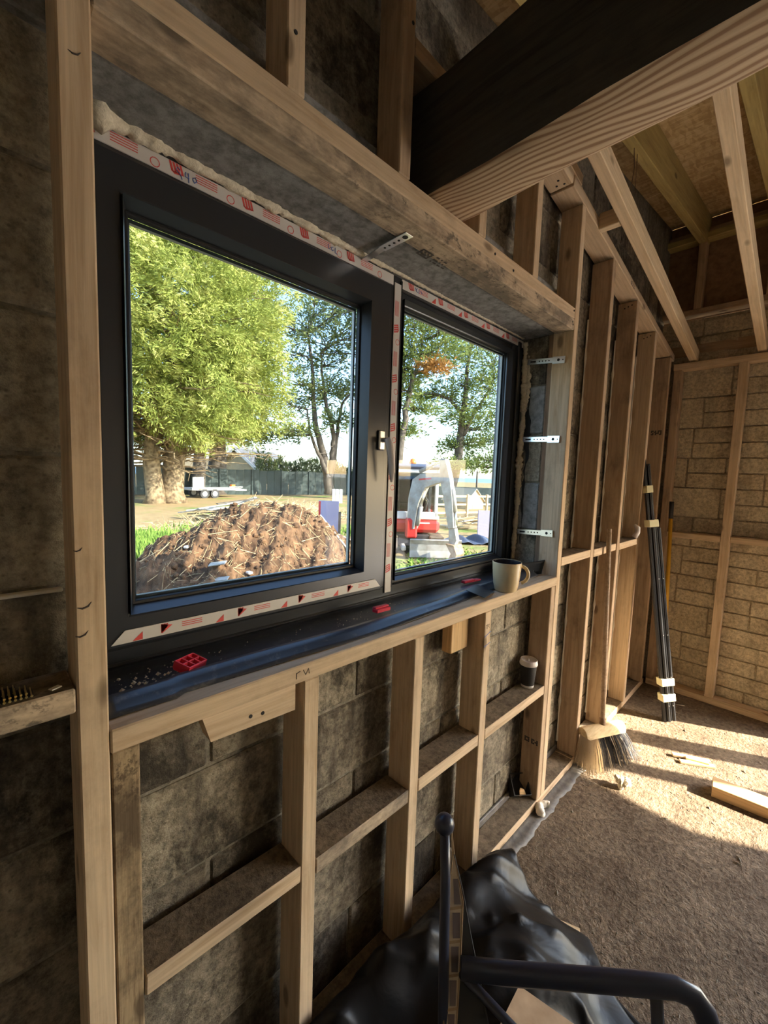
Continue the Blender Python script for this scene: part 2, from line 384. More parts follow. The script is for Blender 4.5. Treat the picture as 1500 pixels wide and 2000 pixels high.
# ---- far wall
wall_far = MB().box(4.121, 4.40, -.93, .40, 0, 2.98).build('wall_far', M['mortar_far']); tag(wall_far, kind='structure')
def fblock(y0, y1, z0, z1, m='block_far'):
    L = round(y1-y0, 3); H = round(z1-z0, 3); key = (L, H, m, 'f')
    if key not in shared:
        mb = MB().cbox(0, .06, -L/2, L/2, -H/2, H/2, .004); ob = mb.build('concrete_block', M[m]); shared[key] = ob.data; bpy.data.objects.remove(ob)
    o = bpy.data.objects.new('concrete_block', shared[key]); o.location = (4.108+random.uniform(-.004, .002), (y0+y1)/2, (z0+z1)/2)
    o.rotation_euler = (0, random.uniform(-.008, .008), random.uniform(-.01, .01)); link(o, wall_far)
fh = .1179
for n in range(-4, 21):
    z0 = .485 + fh*n; z1 = z0+fh-.009
    if z0 < 0: z0 = max(z0, 0)
    if z1 <= .03 or z1 > 2.99: continue
    pair = (n+4)//2
    lead = [-.15, -.20, -.36, -.13][pair % 4]
    if (n+4) % 2 == 0: fblock(lead, .125, z0, min(z0+2*fh-.009, 2.98), 'block_far')
    y = lead-.008 - (0 if n % 2 else .0)
    first = True
    while y > -.92:
        L = .235 if (first and n % 2) else .462
        e = max(y-L, -.93)
        if y-e > .04: fblock(e, y, z0, z1, 'block_far')
        y = e-.009; first = False

# ---- the rest of the room, beyond the frame
tag(MB().box(-2.85, -2.7, -5.65, .40, 0, 3.0).build('wall_back', M['plaster']), kind='structure')
tag(MB().box(-2.7, 4.4, -4.65, -4.5, 0, 3.9).build('wall_right', M['plaster']), kind='structure')

tag(MB().box(4.42, 9.5, -9.0, -.5, -.32, -.28).build('bounce_slab', M['plaster']), kind='structure')     # unseen pale slab, added to bounce sunlight up onto the ceiling

# ---- roof: rafters rising to the far wall, OSB sheets on top
ceiling = empty('ceiling', (0, 0, 3), kind='structure')
yy = -.105
while yy > -5.6:
    timber('rafter', (-2.8, yy, zc(-2.8)+.1), (4.5, yy, zc(4.5)+.1), .2, .052, M['rafter_green'], ceiling, (0, 1, 0)); yy -= .42
if False: timber('rafter', (-2.8, .25, zc(-2.8)+.1), (4.5, .25, zc(4.5)+.1), .2, .052, M['rafter_green'], ceiling, (0, 1, 0))
xs = [-3.0, -1.4, 1.0, 3.4, 4.7]
for i in range(4):
    for j in range(6):
        y1 = .45 - 1.2*j; y0 = y1-1.196
        x0 = xs[i]; x1 = xs[i+1]-.004; zz = lambda x: zc(x)+.213
        timber('roof_board', (x0, (y0+y1)/2, zz(x0)), (x1, (y0+y1)/2, zz(x1)), .018, y1-y0, M['osb'], ceiling, (0, 1, 0), .001)
# ceiling joists falling to the far wall plate
yy = -.1205
while yy > -5.4:
    if True: timber('ceiling_joist', (1.45, yy, 2.64+.155*(3.994-1.45)+.048), (4.07, yy, 2.64+.155*(3.994-4.07)+.048), .092, .05, M['rafter'], ceiling, (0, 1, 0), .003)
    yy -= .3985
# framed upstand on top of the far wall
tbox('upstand_plate', 4.05, 4.145, -5.5, .30, 3.0, 3.042, M['stud_dark'], ceiling)
tbox('upstand_plate', 4.05, 4.145, -5.5, .30, 3.555, 3.60, M['rafter_green'], ceiling)
tbox('upstand_plate', 4.10, 4.145, -5.5, .30, 3.605, 3.65, M['stud_dark'], ceiling)
for y in (-.105, -.525, -.945, -1.365, -1.785, -2.2, -2.62, -3.04, -3.46, -3.9, -4.3, -4.7, -5.1): tbox('upstand_stud', 4.05, 4.145, y-.024, y+.024, 3.042, 3.555, M['stud_dark'], ceiling)
for j in range(6): MB().cbox(4.147, 4.162, .38-1.1*j-1.095, .38-1.1*j, 2.99, 3.74, .002).build('sheathing_board', M['osb_dark'], ceiling)
MB().cbox(4.45, 4.47, -5.6, .4, 3.3, 3.85, .002).build('fascia_board', M['osb_dark'], ceiling)
tbox('wall_head_timber', 4.105, 4.15, -5.5, .1, 2.70, 2.785, M['stud_dark'], ceiling)

# ================================================================== TIMBER FRAMES
tf = empty('timber_stud_frame', (2, .05, 0), 'timber stud frame lining the block wall around the wide window', 'wall frame')
D = .095
tbox('stud', .112, .157, 0, D, .045, ztop(.13), M['stud'], tf)
tbox('stud', -.90, -.855, 0, D, .045, ztop(-.9), M['stud'], tf)
tbox('nogging', -.855, .110, 0, D, 1.258, 1.302, M['mould'], tf)
tbox('cripple_stud', .159, .205, 0.002, D, .045, 1.160, M['rough'], tf, label='rough dark-stained short stud under the sill')
for i, (a, b) in enumerate(((.570, .616), (.988, 1.034), (1.402, 1.448), (1.993, 2.038))):
    tbox('cripple_stud', a, b, 0, D+.004, .045, 1.160, M['stud'] if i != 3 else M['stud_dark'], tf)
sill_ = tbox('sill_plate', .158, 2.046, -.002, .108, 1.161, 1.206, M['stud'], tf)
tbox('stud', 2.041, 2.087, 0, .098, .045, zrake(2.06), M['stud'], tf)
for i, (a, b, z0, z1) in enumerate(((.207, .570, .617, .662), (.618, .987, .600, .646), (1.036, 1.401, .612, .658), (1.449, 1.992, .615, .660))):
    timber('nogging', (a, .0505, (z0+z1)/2 + (.006 if i == 0 else 0)), (b, .0505, (z0+z1)/2 + (-.004 if i == 0 else 0)), .045, .101, M['mould'] if i == 1 else M['stud'], tf)
tbox('header', .158, 2.040, 0, .089, 2.386, 2.4355, M['mould'], tf)
tbox('header', .158, 2.040, 0.001, .089, 2.4365, 2.486, M['stud'], tf)
for a, b in ((.501, .546), (.842, .888), (1.225, 1.27), (1.612, 1.658)):
    tbox('cripple_stud', a, b, 0.001, D, 2.487, ztop(a)-.002, M['stud'] if a != .842 else M['stud_dark'], tf)
tbox('nogging', .889, 1.224, .003, .095, 2.806, 2.852, M['stud_dark'], tf)
for i, (a, m) in enumerate(((2.487, 'stud_dark'), (2.953, 'stud_dark'), (3.407, 'stud'), (3.868, 'stud_dark'))):
    tbox('stud', a, a+.047, 0, .108, .045, zrake(a+.02)-.004, M[m], tf)
timber('raked_plate', (1.66, .052, zrake(1.66)+.029), (1.925, .052, zrake(1.925)+.029), .05, .106, M['stud'], tf, c=.005)
for a_, b_ in ((1.90, .03), (1.895, .062), (1.87, .045)): MB().tube([(a_, b_, zrake(a_)+.005), (a_, b_, zrake(a_)+.0025)], .005, 8).build('screw_head', M['hole'], tf)
def hit_y(u_, v_, y_):
    d = r2*((u_-750)/815.2) - u2*((v_-1000)/815.2) + fwd
    return CAM + d*((y_-CAM.y)/d.y)
for (u_, v_, s_) in ((152, 1073, .6), (165, 1182, 1.0), (160, 1238, .9), (145, 100, .8)):
    c_ = hit_y(u_, v_, -.0004); MB().tube([(c_.x-.010*s_, -.0002, c_.z-.003*s_), (c_.x-.003*s_, -.0005, c_.z-.0055*s_), (c_.x+.005*s_, -.0005, c_.z-.003*s_), (c_.x+.010*s_, -.0002, c_.z+.004*s_)], [.0006, .0018*s_, .0016*s_, .0005], 6).build('hammer_dent', M['ink'], tf)
timber('raked_plate', (1.93, .052, zrake(1.93)+.0265), (3.99, .052, zrake(3.99)+.0265), .05, .106, M['stud'], tf)
timber('raked_plate', (1.80, .052, zrake(1.80)+.079), (2.02, .052, zrake(2.02)+.079), .05, .106, M['stud'], tf, c=.004)
tbox('bottom_plate', -1.3, 2.46, 0, .105, 0, .045, M['stud'], tf)
tbox('bottom_plate', 2.462, 3.98, 0.006, .108, 0, .045, M['stud'], tf)
tbox('nogging', 2.089, 2.486, 0, .1, 1.252, 1.296, M['stud'], tf)
tbox('nogging', 2.536, 2.672, -.002, .1, 1.246, 1.291, M['stud'], tf)
tbox('nogging', 2.60, 2.952, .012, .105, 1.243, 1.287, M['stud'], tf) if False else tbox('nogging', 2.676, 2.952, .006, .105, 1.243, 1.287, M['stud'], tf)
tbox('nogging', 3.002, 3.406, 0, .1, 1.240, 1.284, M['stud'], tf)
for o in tf.children:
    if o.name.startswith(('nogging', 'bottom_plate')):
        o.data.materials.append(M['topdirt']); r3 = o.matrix_basis.to_3x3()
        for p in o.data.polygons:
            if (r3 @ p.normal).z > .9: p.material_index = 1
tbox('nogging', 2.24, 2.285, -.094, -.001, 2.915, 2.99, M['rafter'], ceiling)
# stained blocks and offcuts screwed under the sill
of = MB().prism([(.322, 1.160), (.548, 1.160), (.548, 1.092), (.340, 1.100)], .006, .05).build('packing_block', M['stud'], tf)
tbox('packing_block', 1.262, 1.372, .055, .10, 1.012, 1.160, M['offcut'], tf, axis=2)
# screw heads and nail holes
def screws(pts, r=.0045, axis='y', parent=tf):
    for (x, y, z) in pts:
        if axis == 'y': MB().tube([(x, y+.001, z), (x, y-.0012, z)], r, 8).build('screw_head', M['hole'], parent)
        else: MB().tube([(x+.001, y, z), (x-.0012, y, z)], r, 8).build('screw_head', M['hole'], parent)
screws([(2.026, 0, 2.47), (2.024, 0, 2.407), (2.018, 0, 2.418), (.43, .006, 1.122), (.46, .006, 1.118), (.52, 0, 2.60), (.875, 0, 2.87), (1.33, 0, 2.46), (1.46, 0, 2.45)])
for a in (2.953, 3.407): screws([(a, .03+.02*i, zrake(a)-.03-.006*i) for i in range(3)], .004, 'x')
# foam beads squeezed out behind the studs
for a in (2.487, 2.953, 3.407):
    mb = MB(); pts = []; rr = []
    for i in range(60):
        z = .1 + i*.042; bead = 1.9 if i % 6 == 0 else 1
        pts.append((a-.004-.002*random.random(), .108, z)); rr.append((.0035+.0015*random.random())*bead)
    mb.tube(pts, rr, 7).build('foam_bead', M['foamw'], tf, True)
# printed stamps on the timber
def stamp(name, origin, ux, uy, pat, cell, parent):
    mb = MB(); o = Vector(origin); ux = Vector(ux); uy = Vector(uy); n = ux.cross(uy)
    for r, row in enumerate(pat):
        for c_, ch in enumerate(row):
            if ch != '#': continue
            a = o + ux*cell*c_ - uy*cell*r
            q = [a, a+ux*cell*.95, a+ux*cell*.95-uy*cell*.95, a-uy*cell*.95]
            mb.add([p+n*.0006 for p in q], [(0, 1, 2, 3)])
    return mb.build(name, M['ink'], parent)
P1 = ['#######..##.#.##...', '#.#.#.#............', '##.#.##..###.#.#...', '#.###.#............', '#######..#.##.##.##']
stamp('grade_stamp', (1.03, .066, 2.3857), (1, 0, 0), (0, -1, 0), P1, .0075, tf)
stamp('grade_stamp', (3.8675, .085, 2.10), (0, -1, 0), (0, 0, 1), ['##.#.###', '#.##.#.#', '.#.###.#', '##.#..##'], .009, tf)
stamp('grade_stamp', (1.9925, .085, .36), (0, -1, 0), (0, 0, 1), ['###.##.#', '#.#.#.##', '###.##.#'], .009, tf)
stamp('grade_stamp', (2.80, .0-.0005, 2.865), (1, 0, -.155), (.155, 0, 1), ['###.#.##.#', '#.#.......', '###.##.###'], .007, tf)
def pen(name, pts_list, r, m, parent):
    mb = MB()
    for pts in pts_list: mb.tube(pts, r, 5)
    return mb.build(name, M[m], parent)
pen('pencil_mark', [[(.545, -.0025, 1.19), (.545, -.0025, 1.175), ], [(.545, -.0025, 1.189), (.556, -.0025, 1.192)], [(.565, -.0025, 1.192), (.572, -.0025, 1.178), (.580, -.0025, 1.192), (.583, -.0025, 1.178)]], .0009, 'ink', tf)
pen('pen_mark', [[(1.403, -.0005, 1.06), (1.447, -.0005, 1.075)]], .0012, 'blue', tf); pen('pen_mark', [[(1.403, -.0005, 1.02), (1.447, -.0005, 1.03)]], .0012, 'blue', tf)
pen('pencil_mark', [[(1.412, -.0005, 1.105), (1.424, -.0005, 1.108)], [(1.418, -.0005, 1.106), (1.418, -.0005, 1.09)], [(1.432, -.0005, 1.108), (1.428, -.0005, 1.098), (1.436, -.0005, 1.093)]], .0009, 'ink', tf)

ff = empty('timber_far_frame', (4.04, -.5, 0), 'timber stud frame lining the far block wall in the corner', 'wall frame')
FX = 3.994
tbox('bottom_plate', FX, FX+.098, -.93, -.006, 0, .048, M['stud'], ff)
tbox('top_plate', FX, FX+.098, -5.4, .0, 2.577, 2.626, M['stud'], ff)
tbox('stud', FX+.002, FX+.098, -.058, -.004, .049, 2.576, M['stud_dark'], ff)
tbox('stud', FX, FX+.098, -.456, -.402, .049, 2.576, M['stud'], ff)
tbox('stud', FX, FX+.098, -.925, -.875, .049, 2.576, M['stud'], ff)
tbox('nogging', FX+.002, FX+.098, -.401, -.059, 1.258, 1.302, M['stud'], ff)
tbox('nogging', FX+.002, FX+.098, -.874, -.457, 1.262, 1.306, M['stud'], ff)
# glazing posts and head of the open doorway to the right
for a, b in ((-1.165, -.945), (-1.30, -1.19), (-2.19, -2.0), (-2.94, -2.84), (-5.49, -5.3)):
    tbox('door_post', FX+.01, FX+.09, a, b, 0, 1.90, M['stud_dark'], ff, axis=2)
MB().cbox(FX+.01, FX+.03, -5.49, -.93, 1.88, 2.576, .002).build('head_board', M['osb'], ff)
MB().cbox(FX+.12, FX+.14, -5.49, -.93, 2.15, 3.0, .002).build('head_board', M['osb_dark'], ff)

# ---- the big beam
bm_ = MB(); seg = 40; prof = []
for i in range(seg+1):
    y = .10 - 5.6*i/seg
    e = lambda s: .006*math.sin(i*1.7+s) + .005*math.sin(i*.6+s*2)
    prof.append([(.972+e(1)*.5, y, 2.80+e(2)), (.970+e(0)*.4, y, 2.53+e(3)*.5), (.978+e(4)*.6, y, 2.497), (1.0+e(2)*.8, y, 2.49+e(5)*.3), (1.12+e(6)*.8, y, 2.49+e(1)*.4), (1.148+e(7)*.8, y, 2.50+e(2)*.5), (1.156+e(3)*.6, y, 2.53), (1.156+e(2)*.4, y, 2.80+e(9))])
vs = [p for r in prof for p in r]; n_ = 8; fs = []
for i in range(seg):
    for j in range(n_): fs.append((i*n_+j, i*n_+(j+1) % n_, (i+1)*n_+(j+1) % n_, (i+1)*n_+j))
fs += [tuple(range(n_-1, -1, -1)), tuple(seg*n_+j for j in range(n_))]
R90 = Matrix.Rotation(PI/2, 4, 'Z')
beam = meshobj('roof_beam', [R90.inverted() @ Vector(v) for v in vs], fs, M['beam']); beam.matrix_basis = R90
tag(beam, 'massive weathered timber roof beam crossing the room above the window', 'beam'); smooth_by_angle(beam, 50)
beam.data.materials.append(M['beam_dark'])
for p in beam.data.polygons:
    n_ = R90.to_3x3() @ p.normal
    if n_.x < -.6 or n_.z > .5: p.material_index = 1  # left side and top take the darker beam material

cord = MB().tube([(2.33, -.10, 3.36), (2.34, -.11, 3.2), (2.33, -.10, 3.05)], .0022, 5).tube([(2.40, -.10, 3.34), (2.41, -.10, 3.12)], .0015, 5).build('hanging_cord', M['gapwood']); tag(cord, 'thin brown cord hanging from the roof rafter beside the joist', 'cord')
# ================================================================== WINDOW
win = empty('window_1', (1.08, .3, 1.2), kind='structure')
def ring(name, x0, x1, z0, z1, ax0, ax1, az0, az1, y0, y1, m, parent, c=.006):
    """rectangular frame built of four mitred bars, one piece"""
    mb = MB(); O = [(x0, z0), (x1, z0), (x1, z1), (x0, z1)]; I = [(ax0, az0), (ax1, az0), (ax1, az1), (ax0, az1)]
    cx, cz = c, c
    def sh(p, q, t): return (p[0]+(q[0]-p[0])*t, p[1]+(q[1]-p[1])*t)
    loops = [(O, y1), (O, y0+c), ([sh(O[i], I[i], min(.2, c/max(.001, abs(I[i][0]-O[i][0])))) for i in range(4)], y0),
             ([sh(I[i], O[i], min(.2, c/max(.001, abs(I[i][0]-O[i][0])))) for i in range(4)], y0), (I, y0+c), (I, y1)]
    vs = [(p[0], y, p[1]) for lp, y in loops for p in lp]; fs = []
    for a in range(len(loops)):
        b = (a+1) % len(loops)
        for i in range(4): fs.append((a*4+i, a*4+(i+1) % 4, b*4+(i+1) % 4, b*4+i))
    mb.add(vs, fs); return mb.build(name, m, parent)
Y0 = .256
def slope_ring(name, x0, x1, z0, z1, w_, y0, y1, m, parent):
    O = [(x0, z0), (x1, z0), (x1, z1), (x0, z1)]; I = [(x0+w_, z0+w_), (x1-w_, z0+w_), (x1-w_, z1-w_), (x0+w_, z1-w_)]
    loops = [(O, y1), (O, y0), (I, y1-.002), (I, y1)]
    vs = [(p[0], y, p[1]) for lp, y in loops for p in lp]; fs = []
    for a in range(4):
        b = (a+1) % 4
        for i in range(4): fs.append((a*4+i, a*4+(i+1) % 4, b*4+(i+1) % 4, b*4+i))
    return MB().add(vs, fs).build(name, m, parent)
ring('outer_frame', .150, 2.056, 1.200, 2.388, .200, 1.945, 1.262, 2.345, Y0, .335, M['pvc'], win)
MB().cbox(1.058, 1.140, Y0-.001, .33, 1.255, 2.352, .005).build('mullion', M['pvc'], win)
sash = ring('opening_sash', .196, 1.064, 1.256, 2.342, .250, .964, 1.340, 2.252, .238, .30, M['pvc'], win, .006)
slope_ring('glazing_bead', .248, .966, 1.338, 2.254, .0135, .230, .274, M['pvc'], sash)
ring('gasket', .2600, .9540, 1.3500, 2.2425, .267, .947, 1.359, 2.234, .268, .284, M['gasket'], sash, .002)
ring('spacer_bar', .266, .948, 1.357, 2.236, .274, .940, 1.366, 2.227, .2885, .300, M['spacer'], sash, .001)
MB().box(.262, .952, .2855, .2875, 1.350, 2.242).build('pane', M['glass'], sash)
fx = ring('fixed_light', 1.136, 1.950, 1.258, 2.348, 1.153, 1.915, 1.290, 2.302, .262, .30, M['pvc'], win, .005)
slope_ring('glazing_bead', 1.139, 1.929, 1.2765, 2.3155, .0135, .244, .274, M['pvc'], fx)
ring('gasket', 1.1505, 1.9175, 1.2875, 2.3045, 1.157, 1.911, 1.294, 2.298, .275, .284, M['gasket'], fx, .002)
ring('spacer_bar', 1.157, 1.911, 1.295, 2.298, 1.164, 1.904, 1.303, 2.289, .2885, .300, M['spacer'], fx, .001)
MB().box(1.150, 1.918, .2855, .2875, 1.288, 2.304).build('pane', M['glass'], fx)
MB().cbox(1.985, 2.012, .244, .262, 1.215, 2.37, .004).build('frame_rib', M['pvc'], win)
MB().cbox(.17, 2.05, .249, .262, 1.208, 1.222, .003).build('frame_rib', M['pvc'], win)
# protective tape with its red print
def marks(parent, origin, ux, uz, L, h, seed, flip=False, step=.155):
    """red parallelograms, arrows and text lines printed on film; ux runs along the tape, uz across"""
    rs = random.Random(seed); o = Vector(origin); ux = Vector(ux); uz = Vector(uz); nn = Vector((0, -1, 0)); mb = MB(); u = .012
    P = lambda a, b: o + ux*a + uz*b + nn*.0006
    kk = 0
    while u < L-.05:
        t = kk % 3
        if t == 0:
            for i in range(4):
                x = u+.0075*i; mb.add([P(x, h*.95), P(x+.005, h*.95), P(x+.011, h*.32), P(x+.006, h*.32)], [(0, 1, 2, 3)])
            mb.add([P(u+.004, h*.40), P(u+.034, h*.40), P(u+.028, h*.30), P(u+.012, h*.22)], [(0, 1, 2, 3)]); u += .060
        elif t == 1:
            for i in range(4): mb.add([P(u, h*(.86-.15*i)), P(u+.052, h*(.86-.15*i)), P(u+.052, h*(.80-.15*i)), P(u, h*(.80-.15*i))], [(0, 1, 2, 3)])
            u += .075
        else:
            if flip: mb.add([P(u, h*.05), P(u+.026, h*.05), P(u+.026, h*.75)], [(0, 1, 2)])
            else:
                for i in range(12):
                    a0, a1 = 2*PI*i/12, 2*PI*(i+1)/12; r0, r1 = .0085, .0105; c0 = (u+.011, h*.35)
                    mb.add([P(c0[0]+r0*math.cos(a0), c0[1]+r0*math.sin(a0)), P(c0[0]+r1*math.cos(a0), c0[1]+r1*math.sin(a0)), P(c0[0]+r1*math.cos(a1), c0[1]+r1*math.sin(a1)), P(c0[0]+r0*math.cos(a1), c0[1]+r0*math.sin(a1))], [(0, 1, 2, 3)])
            u += .040
        kk += 1
    return mb.build('red_print', M['red'], parent)
tp = MB().cbox(.165, 1.087, Y0-.0035, Y0-.0005, 2.349, 2.383, .001).build('protective_tape', M['tape'], win); tp['label'] = 'white protective tape with red print along the frame head'
marks(tp, (.16, Y0-.0035, 2.349), (1, 0, 0), (0, 0, 1), .92, .034, 1)
tp2 = MB().cbox(1.13, 2.04, Y0-.0035, Y0-.0005, 2.351, 2.383, .001).build('protective_tape', M['tape'], win)
marks(tp2, (1.15, Y0-.0035, 2.351), (1, 0, 0), (0, 0, 1), .88, .032, 2, True)
tp3 = MB().prism([(.208, 1.272), (1.052, 1.272), (1.026, 1.302), (.236, 1.302)], .2345, .237).build('protective_tape', M['tape'], win); tp3['label'] = 'white tape with red triangles along the sash bottom'
mk = MB(); u = .25; i = 0
while u < 1.0:
    z0, z1 = 1.2735, 1.300; P = lambda a, b: (a, .2338, b)
    if i % 3 == 0: mk.add([P(u, z0), P(u+.022, z0), P(u+.022, z0+.019)], [(0, 1, 2)])
    elif i % 3 == 1:
        for q in range(3): mk.add([P(u+.006*q, z1), P(u+.006*q+.0045, z1), P(u+.004+.004*q, z0+.006+.004*q), P(u+.002*q, z0+.004+.004*q)], [(0, 1, 2, 3)])
        mk.add([P(u, z1), P(u+.026, z1-.006), P(u+.002, z0+.003)], [(0, 1, 2)])
    else:
        for q in range(3): mk.add([P(u, z1-.004-.005*q), P(u+.05, z1-.004-.005*q), P(u+.05, z1-.006-.005*q), P(u, z1-.006-.005*q)], [(0, 1, 2, 3)])
    u += (.062, .048, .085)[i % 3]; i += 1
mk.build('red_print', M['red'], tp3)
tp4 = MB().cbox(1.092, 1.126, Y0-.0055, Y0-.0015, 1.235, 2.36, .001).build('protective_tape', M['tape'], win); tp4['label'] = 'pale tape down the face of the mullion'
marks(tp4, (1.126, Y0-.0055, 1.30), (0, 0, 1), (-1, 0, 0), 1.0, .034, 4)
MB().cbox(1.124, 1.132, Y0-.007, Y0+.004, 1.25, 2.375, .002).build('mullion_bead', M['gasket'], win)
pen('pen_scribble', [[(.372, .2515, 2.370), (.366, .2515, 2.374), (.362, .2515, 2.368), (.368, .2515, 2.364), (.374, .2515, 2.358), (.376, .2515, 2.352)], [(.384, .2515, 2.372), (.383, .2515, 2.362), (.392, .2515, 2.361)], [(.390, .2515, 2.372), (.391, .2515, 2.352)], [(.400, .2515, 2.366), (.406, .2515, 2.370), (.410, .2515, 2.363), (.404, .2515, 2.357), (.400, .2515, 2.364)]], .0011, 'blue', tp)
pen('pen_scribble', [[(.80, .2515, 2.374), (.800, .2515, 2.362), (.806, .2515, 2.362)], [(.818, .2515, 2.372), (.810, .2515, 2.368), (.814, .2515, 2.360), (.820, .2515, 2.364)], [(.826, .2515, 2.373), (.826, .2515, 2.358), (.834, .2515, 2.357)]], .0011, 'blue', tp)
pen('pen_scribble', [[(1.20, .2515, 2.376), (1.21, .2515, 2.364)], [(1.212, .2515, 2.377), (1.204, .2515, 2.366), (1.216, .2515, 2.363)], [(1.222, .2515, 2.376), (1.222, .2515, 2.360)], [(1.23, .2515, 2.373), (1.24, .2515, 2.365)]], .0011, 'blue', tp2)
# handle, still wrapped
hd = MB().cbox(1.018, 1.046, .226, .238, 1.765, 1.835, .004).build('handle_rose', M['galv'], win)
MB().tube([(1.032, .228, 1.80), (1.032, .205, 1.80)], .009, 10).build('handle_neck', M['galv'], hd)
hw = MB().tube([(1.030, .203, 1.806), (1.036, .196, 1.79), (1.046, .193, 1.74), (1.052, .194, 1.69), (1.054, .196, 1.655)], [.010, .014, .013, .011, .004], 10, True, .6).build('handle_lever', M['lid'], hd, True); hw['label'] = 'window handle lever in its white wrapping'
# steel fixing straps into reveal and head
def strap(z, tilt=0.0):
    q = Matrix.Translation(Vector((2.0335, .03, z))) @ Matrix.Rotation(tilt, 4, 'X') @ Matrix.Rotation(-.05, 4, 'Z')
    mb = MB().cbox(-.0015, .0015, 0, .062, -.017, .017, .001, q).cbox(-.0012, .0012, .06, .195, -.013, .013, .0008, q).cbox(-.003, .0012, .06, .195, -.013, -.0105, .0006, q).cbox(-.003, .0012, .06, .195, .0105, .013, .0006, q)
    o = mb.build('fixing_strap', M['galv'], win)
    h = MB()
    for y, r in ((.010, .003), (.032, .007), (.08, .0035), (.097, .0035), (.114, .0035), (.131, .0035)): h.tube([q @ Vector((-.001, y, 0)), q @ Vector((-.0022, y, 0))], r, 8)
    h.cbox(-.0022, -.001, .15, .18, -.004, .004, .0004, q)
    h.build('strap_hole', M['hole'], o)
for z, tl_ in ((2.256, .10), (1.880, .03), (1.418, -.06)): strap(z, tl_)
mb = MB().cbox(.925, .957, .046, .165, 2.3825, 2.3848, .0008)
mb.cbox(-.012, .012, 0, .085, -.0012, .0012, .0005, Matrix.Translation(Vector((.941, .163, 2.384))) @ Matrix.Rotation(-.10, 4, 'X'))
st = mb.build('fixing_strap', M['galv'], win)
h = MB()
for y, r in ((.064, .009), (.09, .004), (.11, .004), (.13, .004), (.15, .004)): h.tube([(.941, y, 2.3826), (.941, y, 2.3815)], r, 8)
h.build('strap_hole', M['hole'], st)
# expanding foam round the frame
def foamline(name, pts, rr, jit=.35, parent=win):
    """lumpy bead: noisy tube"""
    fine = []; fr_ = []
    for i in range(len(pts)-1):
        a, b = Vector(pts[i]), Vector(pts[i+1]); n = max(2, int((b-a).length/.008))
        for j in range(n):
            t_ = j/n; fine.append(a.lerp(b, t_)); fr_.append((rr[i]*(1-t_)+rr[i+1]*t_))
    fr_ = [r*(1+jit*(random.random()-.5) + .18*math.sin(i*.5+random.random())) for i, r in enumerate(fr_)]
    mb = MB().tube(fine, fr_, 9)
    mb.v = [(x+random.uniform(-.002, .002), y+random.uniform(-.002, .002), z+random.uniform(-.002, .002)) for x, y, z in mb.v]
    return mb.build(name, M['foam'], parent, True)
foamline('foam_bead', [(.172, .243, 2.392), (.190, .238, 2.392), (.215, .232, 2.388), (.245, .238, 2.391), (.30, .24, 2.394), (.5, .244, 2.393), (.85, .246, 2.392), (1.1, .246, 2.393), (2.04, .25, 2.394)], [.012, .022, .026, .018, .014, .012, .012, .006, .004])
foamline('foam_bead', [(2.050, .246, 2.38), (2.046, .238, 2.2), (2.050, .234, 2.0), (2.046, .240, 1.8), (2.05, .238, 1.55), (2.046, .244, 1.25)], [.010, .016, .014, .017, .013, .010], .5)
foamline('foam_bead', [(2.060, .224, 2.33), (2.058, .217, 2.15), (2.060, .222, 2.02)], [.006, .016, .006], .5)
# ragged dark crack where the reveal block was broken out
pts = []; rnd = random.Random(5)
for i in range(26):
    z = 2.14-.032*i; pts.append((z, .207-.006*rnd.random() - (.012 if 4 < i < 12 else 0), .207 + .012*rnd.random() + (.012 if 3 < i < 10 else 0)))
mb = MB(); vs = [(2.0512, a, z) for z, a, b in pts] + [(2.0512, b, z) for z, a, b in pts]; n = len(pts)
mb.add(vs, [(i, i+1, n+i+1, n+i) for i in range(n-1)]); mb.build('reveal_crack', M['hole'], wall_window)

# ================================================================== THINGS ON THE SILL
# membrane folded over the sill
nx, ny = 90, 14; vs = []
for i in range(nx+1):
    x = .160 + (1.99-.160)*i/nx
    edge = .038 + .010*math.sin(x*5+.6) + .05*max(0, (x-1.25)) - (.012 if x < .3 else 0)
    for j in range(ny+1):
        v = j/ny; y = edge + (.250-edge)*v
        t_ = min(1, v/.25); s2_ = t_*t_*(3-2*t_); dn = max(0, min(1, (v-.27)/.10)); amp = 1+.18*math.sin(x*4.2)
        z = 1.2085 + .017*amp*s2_*(1-dn*dn*(3-2*dn)) + .0012*math.sin(x*13+v*3)*(1-v)
        if v > .85: z += (v-.85)*.05
        vs.append((x, y, z))
fs = [(i*(ny+1)+j, (i+1)*(ny+1)+j, (i+1)*(ny+1)+j+1, i*(ny+1)+j+1) for i in range(nx) for j in range(ny)]
mem = meshobj('sill_membrane', vs, fs, M['dpm_blue'], smooth=True); tag(mem, 'shiny blue-black membrane strip lying along the window sill', 'membrane')
sm = mem.modifiers.new('thick', 'SOLIDIFY'); sm.thickness = .0015
# upstand flap at the right-hand end
nx = 10; vs = []
for i in range(nx+1):
    t_ = i/nx; x = 1.80+.235*t_; y = .20-.125*t_ + .008*math.sin(t_*6)
    for j in range(5): h = j/4; vs.append((x + .01*h, y - .012*h*h, 1.208 + (.045+.028*t_)*h))
fs = [(i*5+j, (i+1)*5+j, (i+1)*5+j+1, i*5+j+1) for i in range(nx) for j in range(4)]
fl = meshobj('membrane_flap', vs, fs, M['dpm_blue'], smooth=True); tag(fl, 'black membrane flap standing up in the right corner of the sill', 'membrane')
s_ = fl.modifiers.new('thick', 'SOLIDIFY'); s_.thickness = .0016
MB().tube([(1.965, .085, 1.212), (1.966, .084, 1.232)], .0012, 6).build('nail', M['galv'], fl)
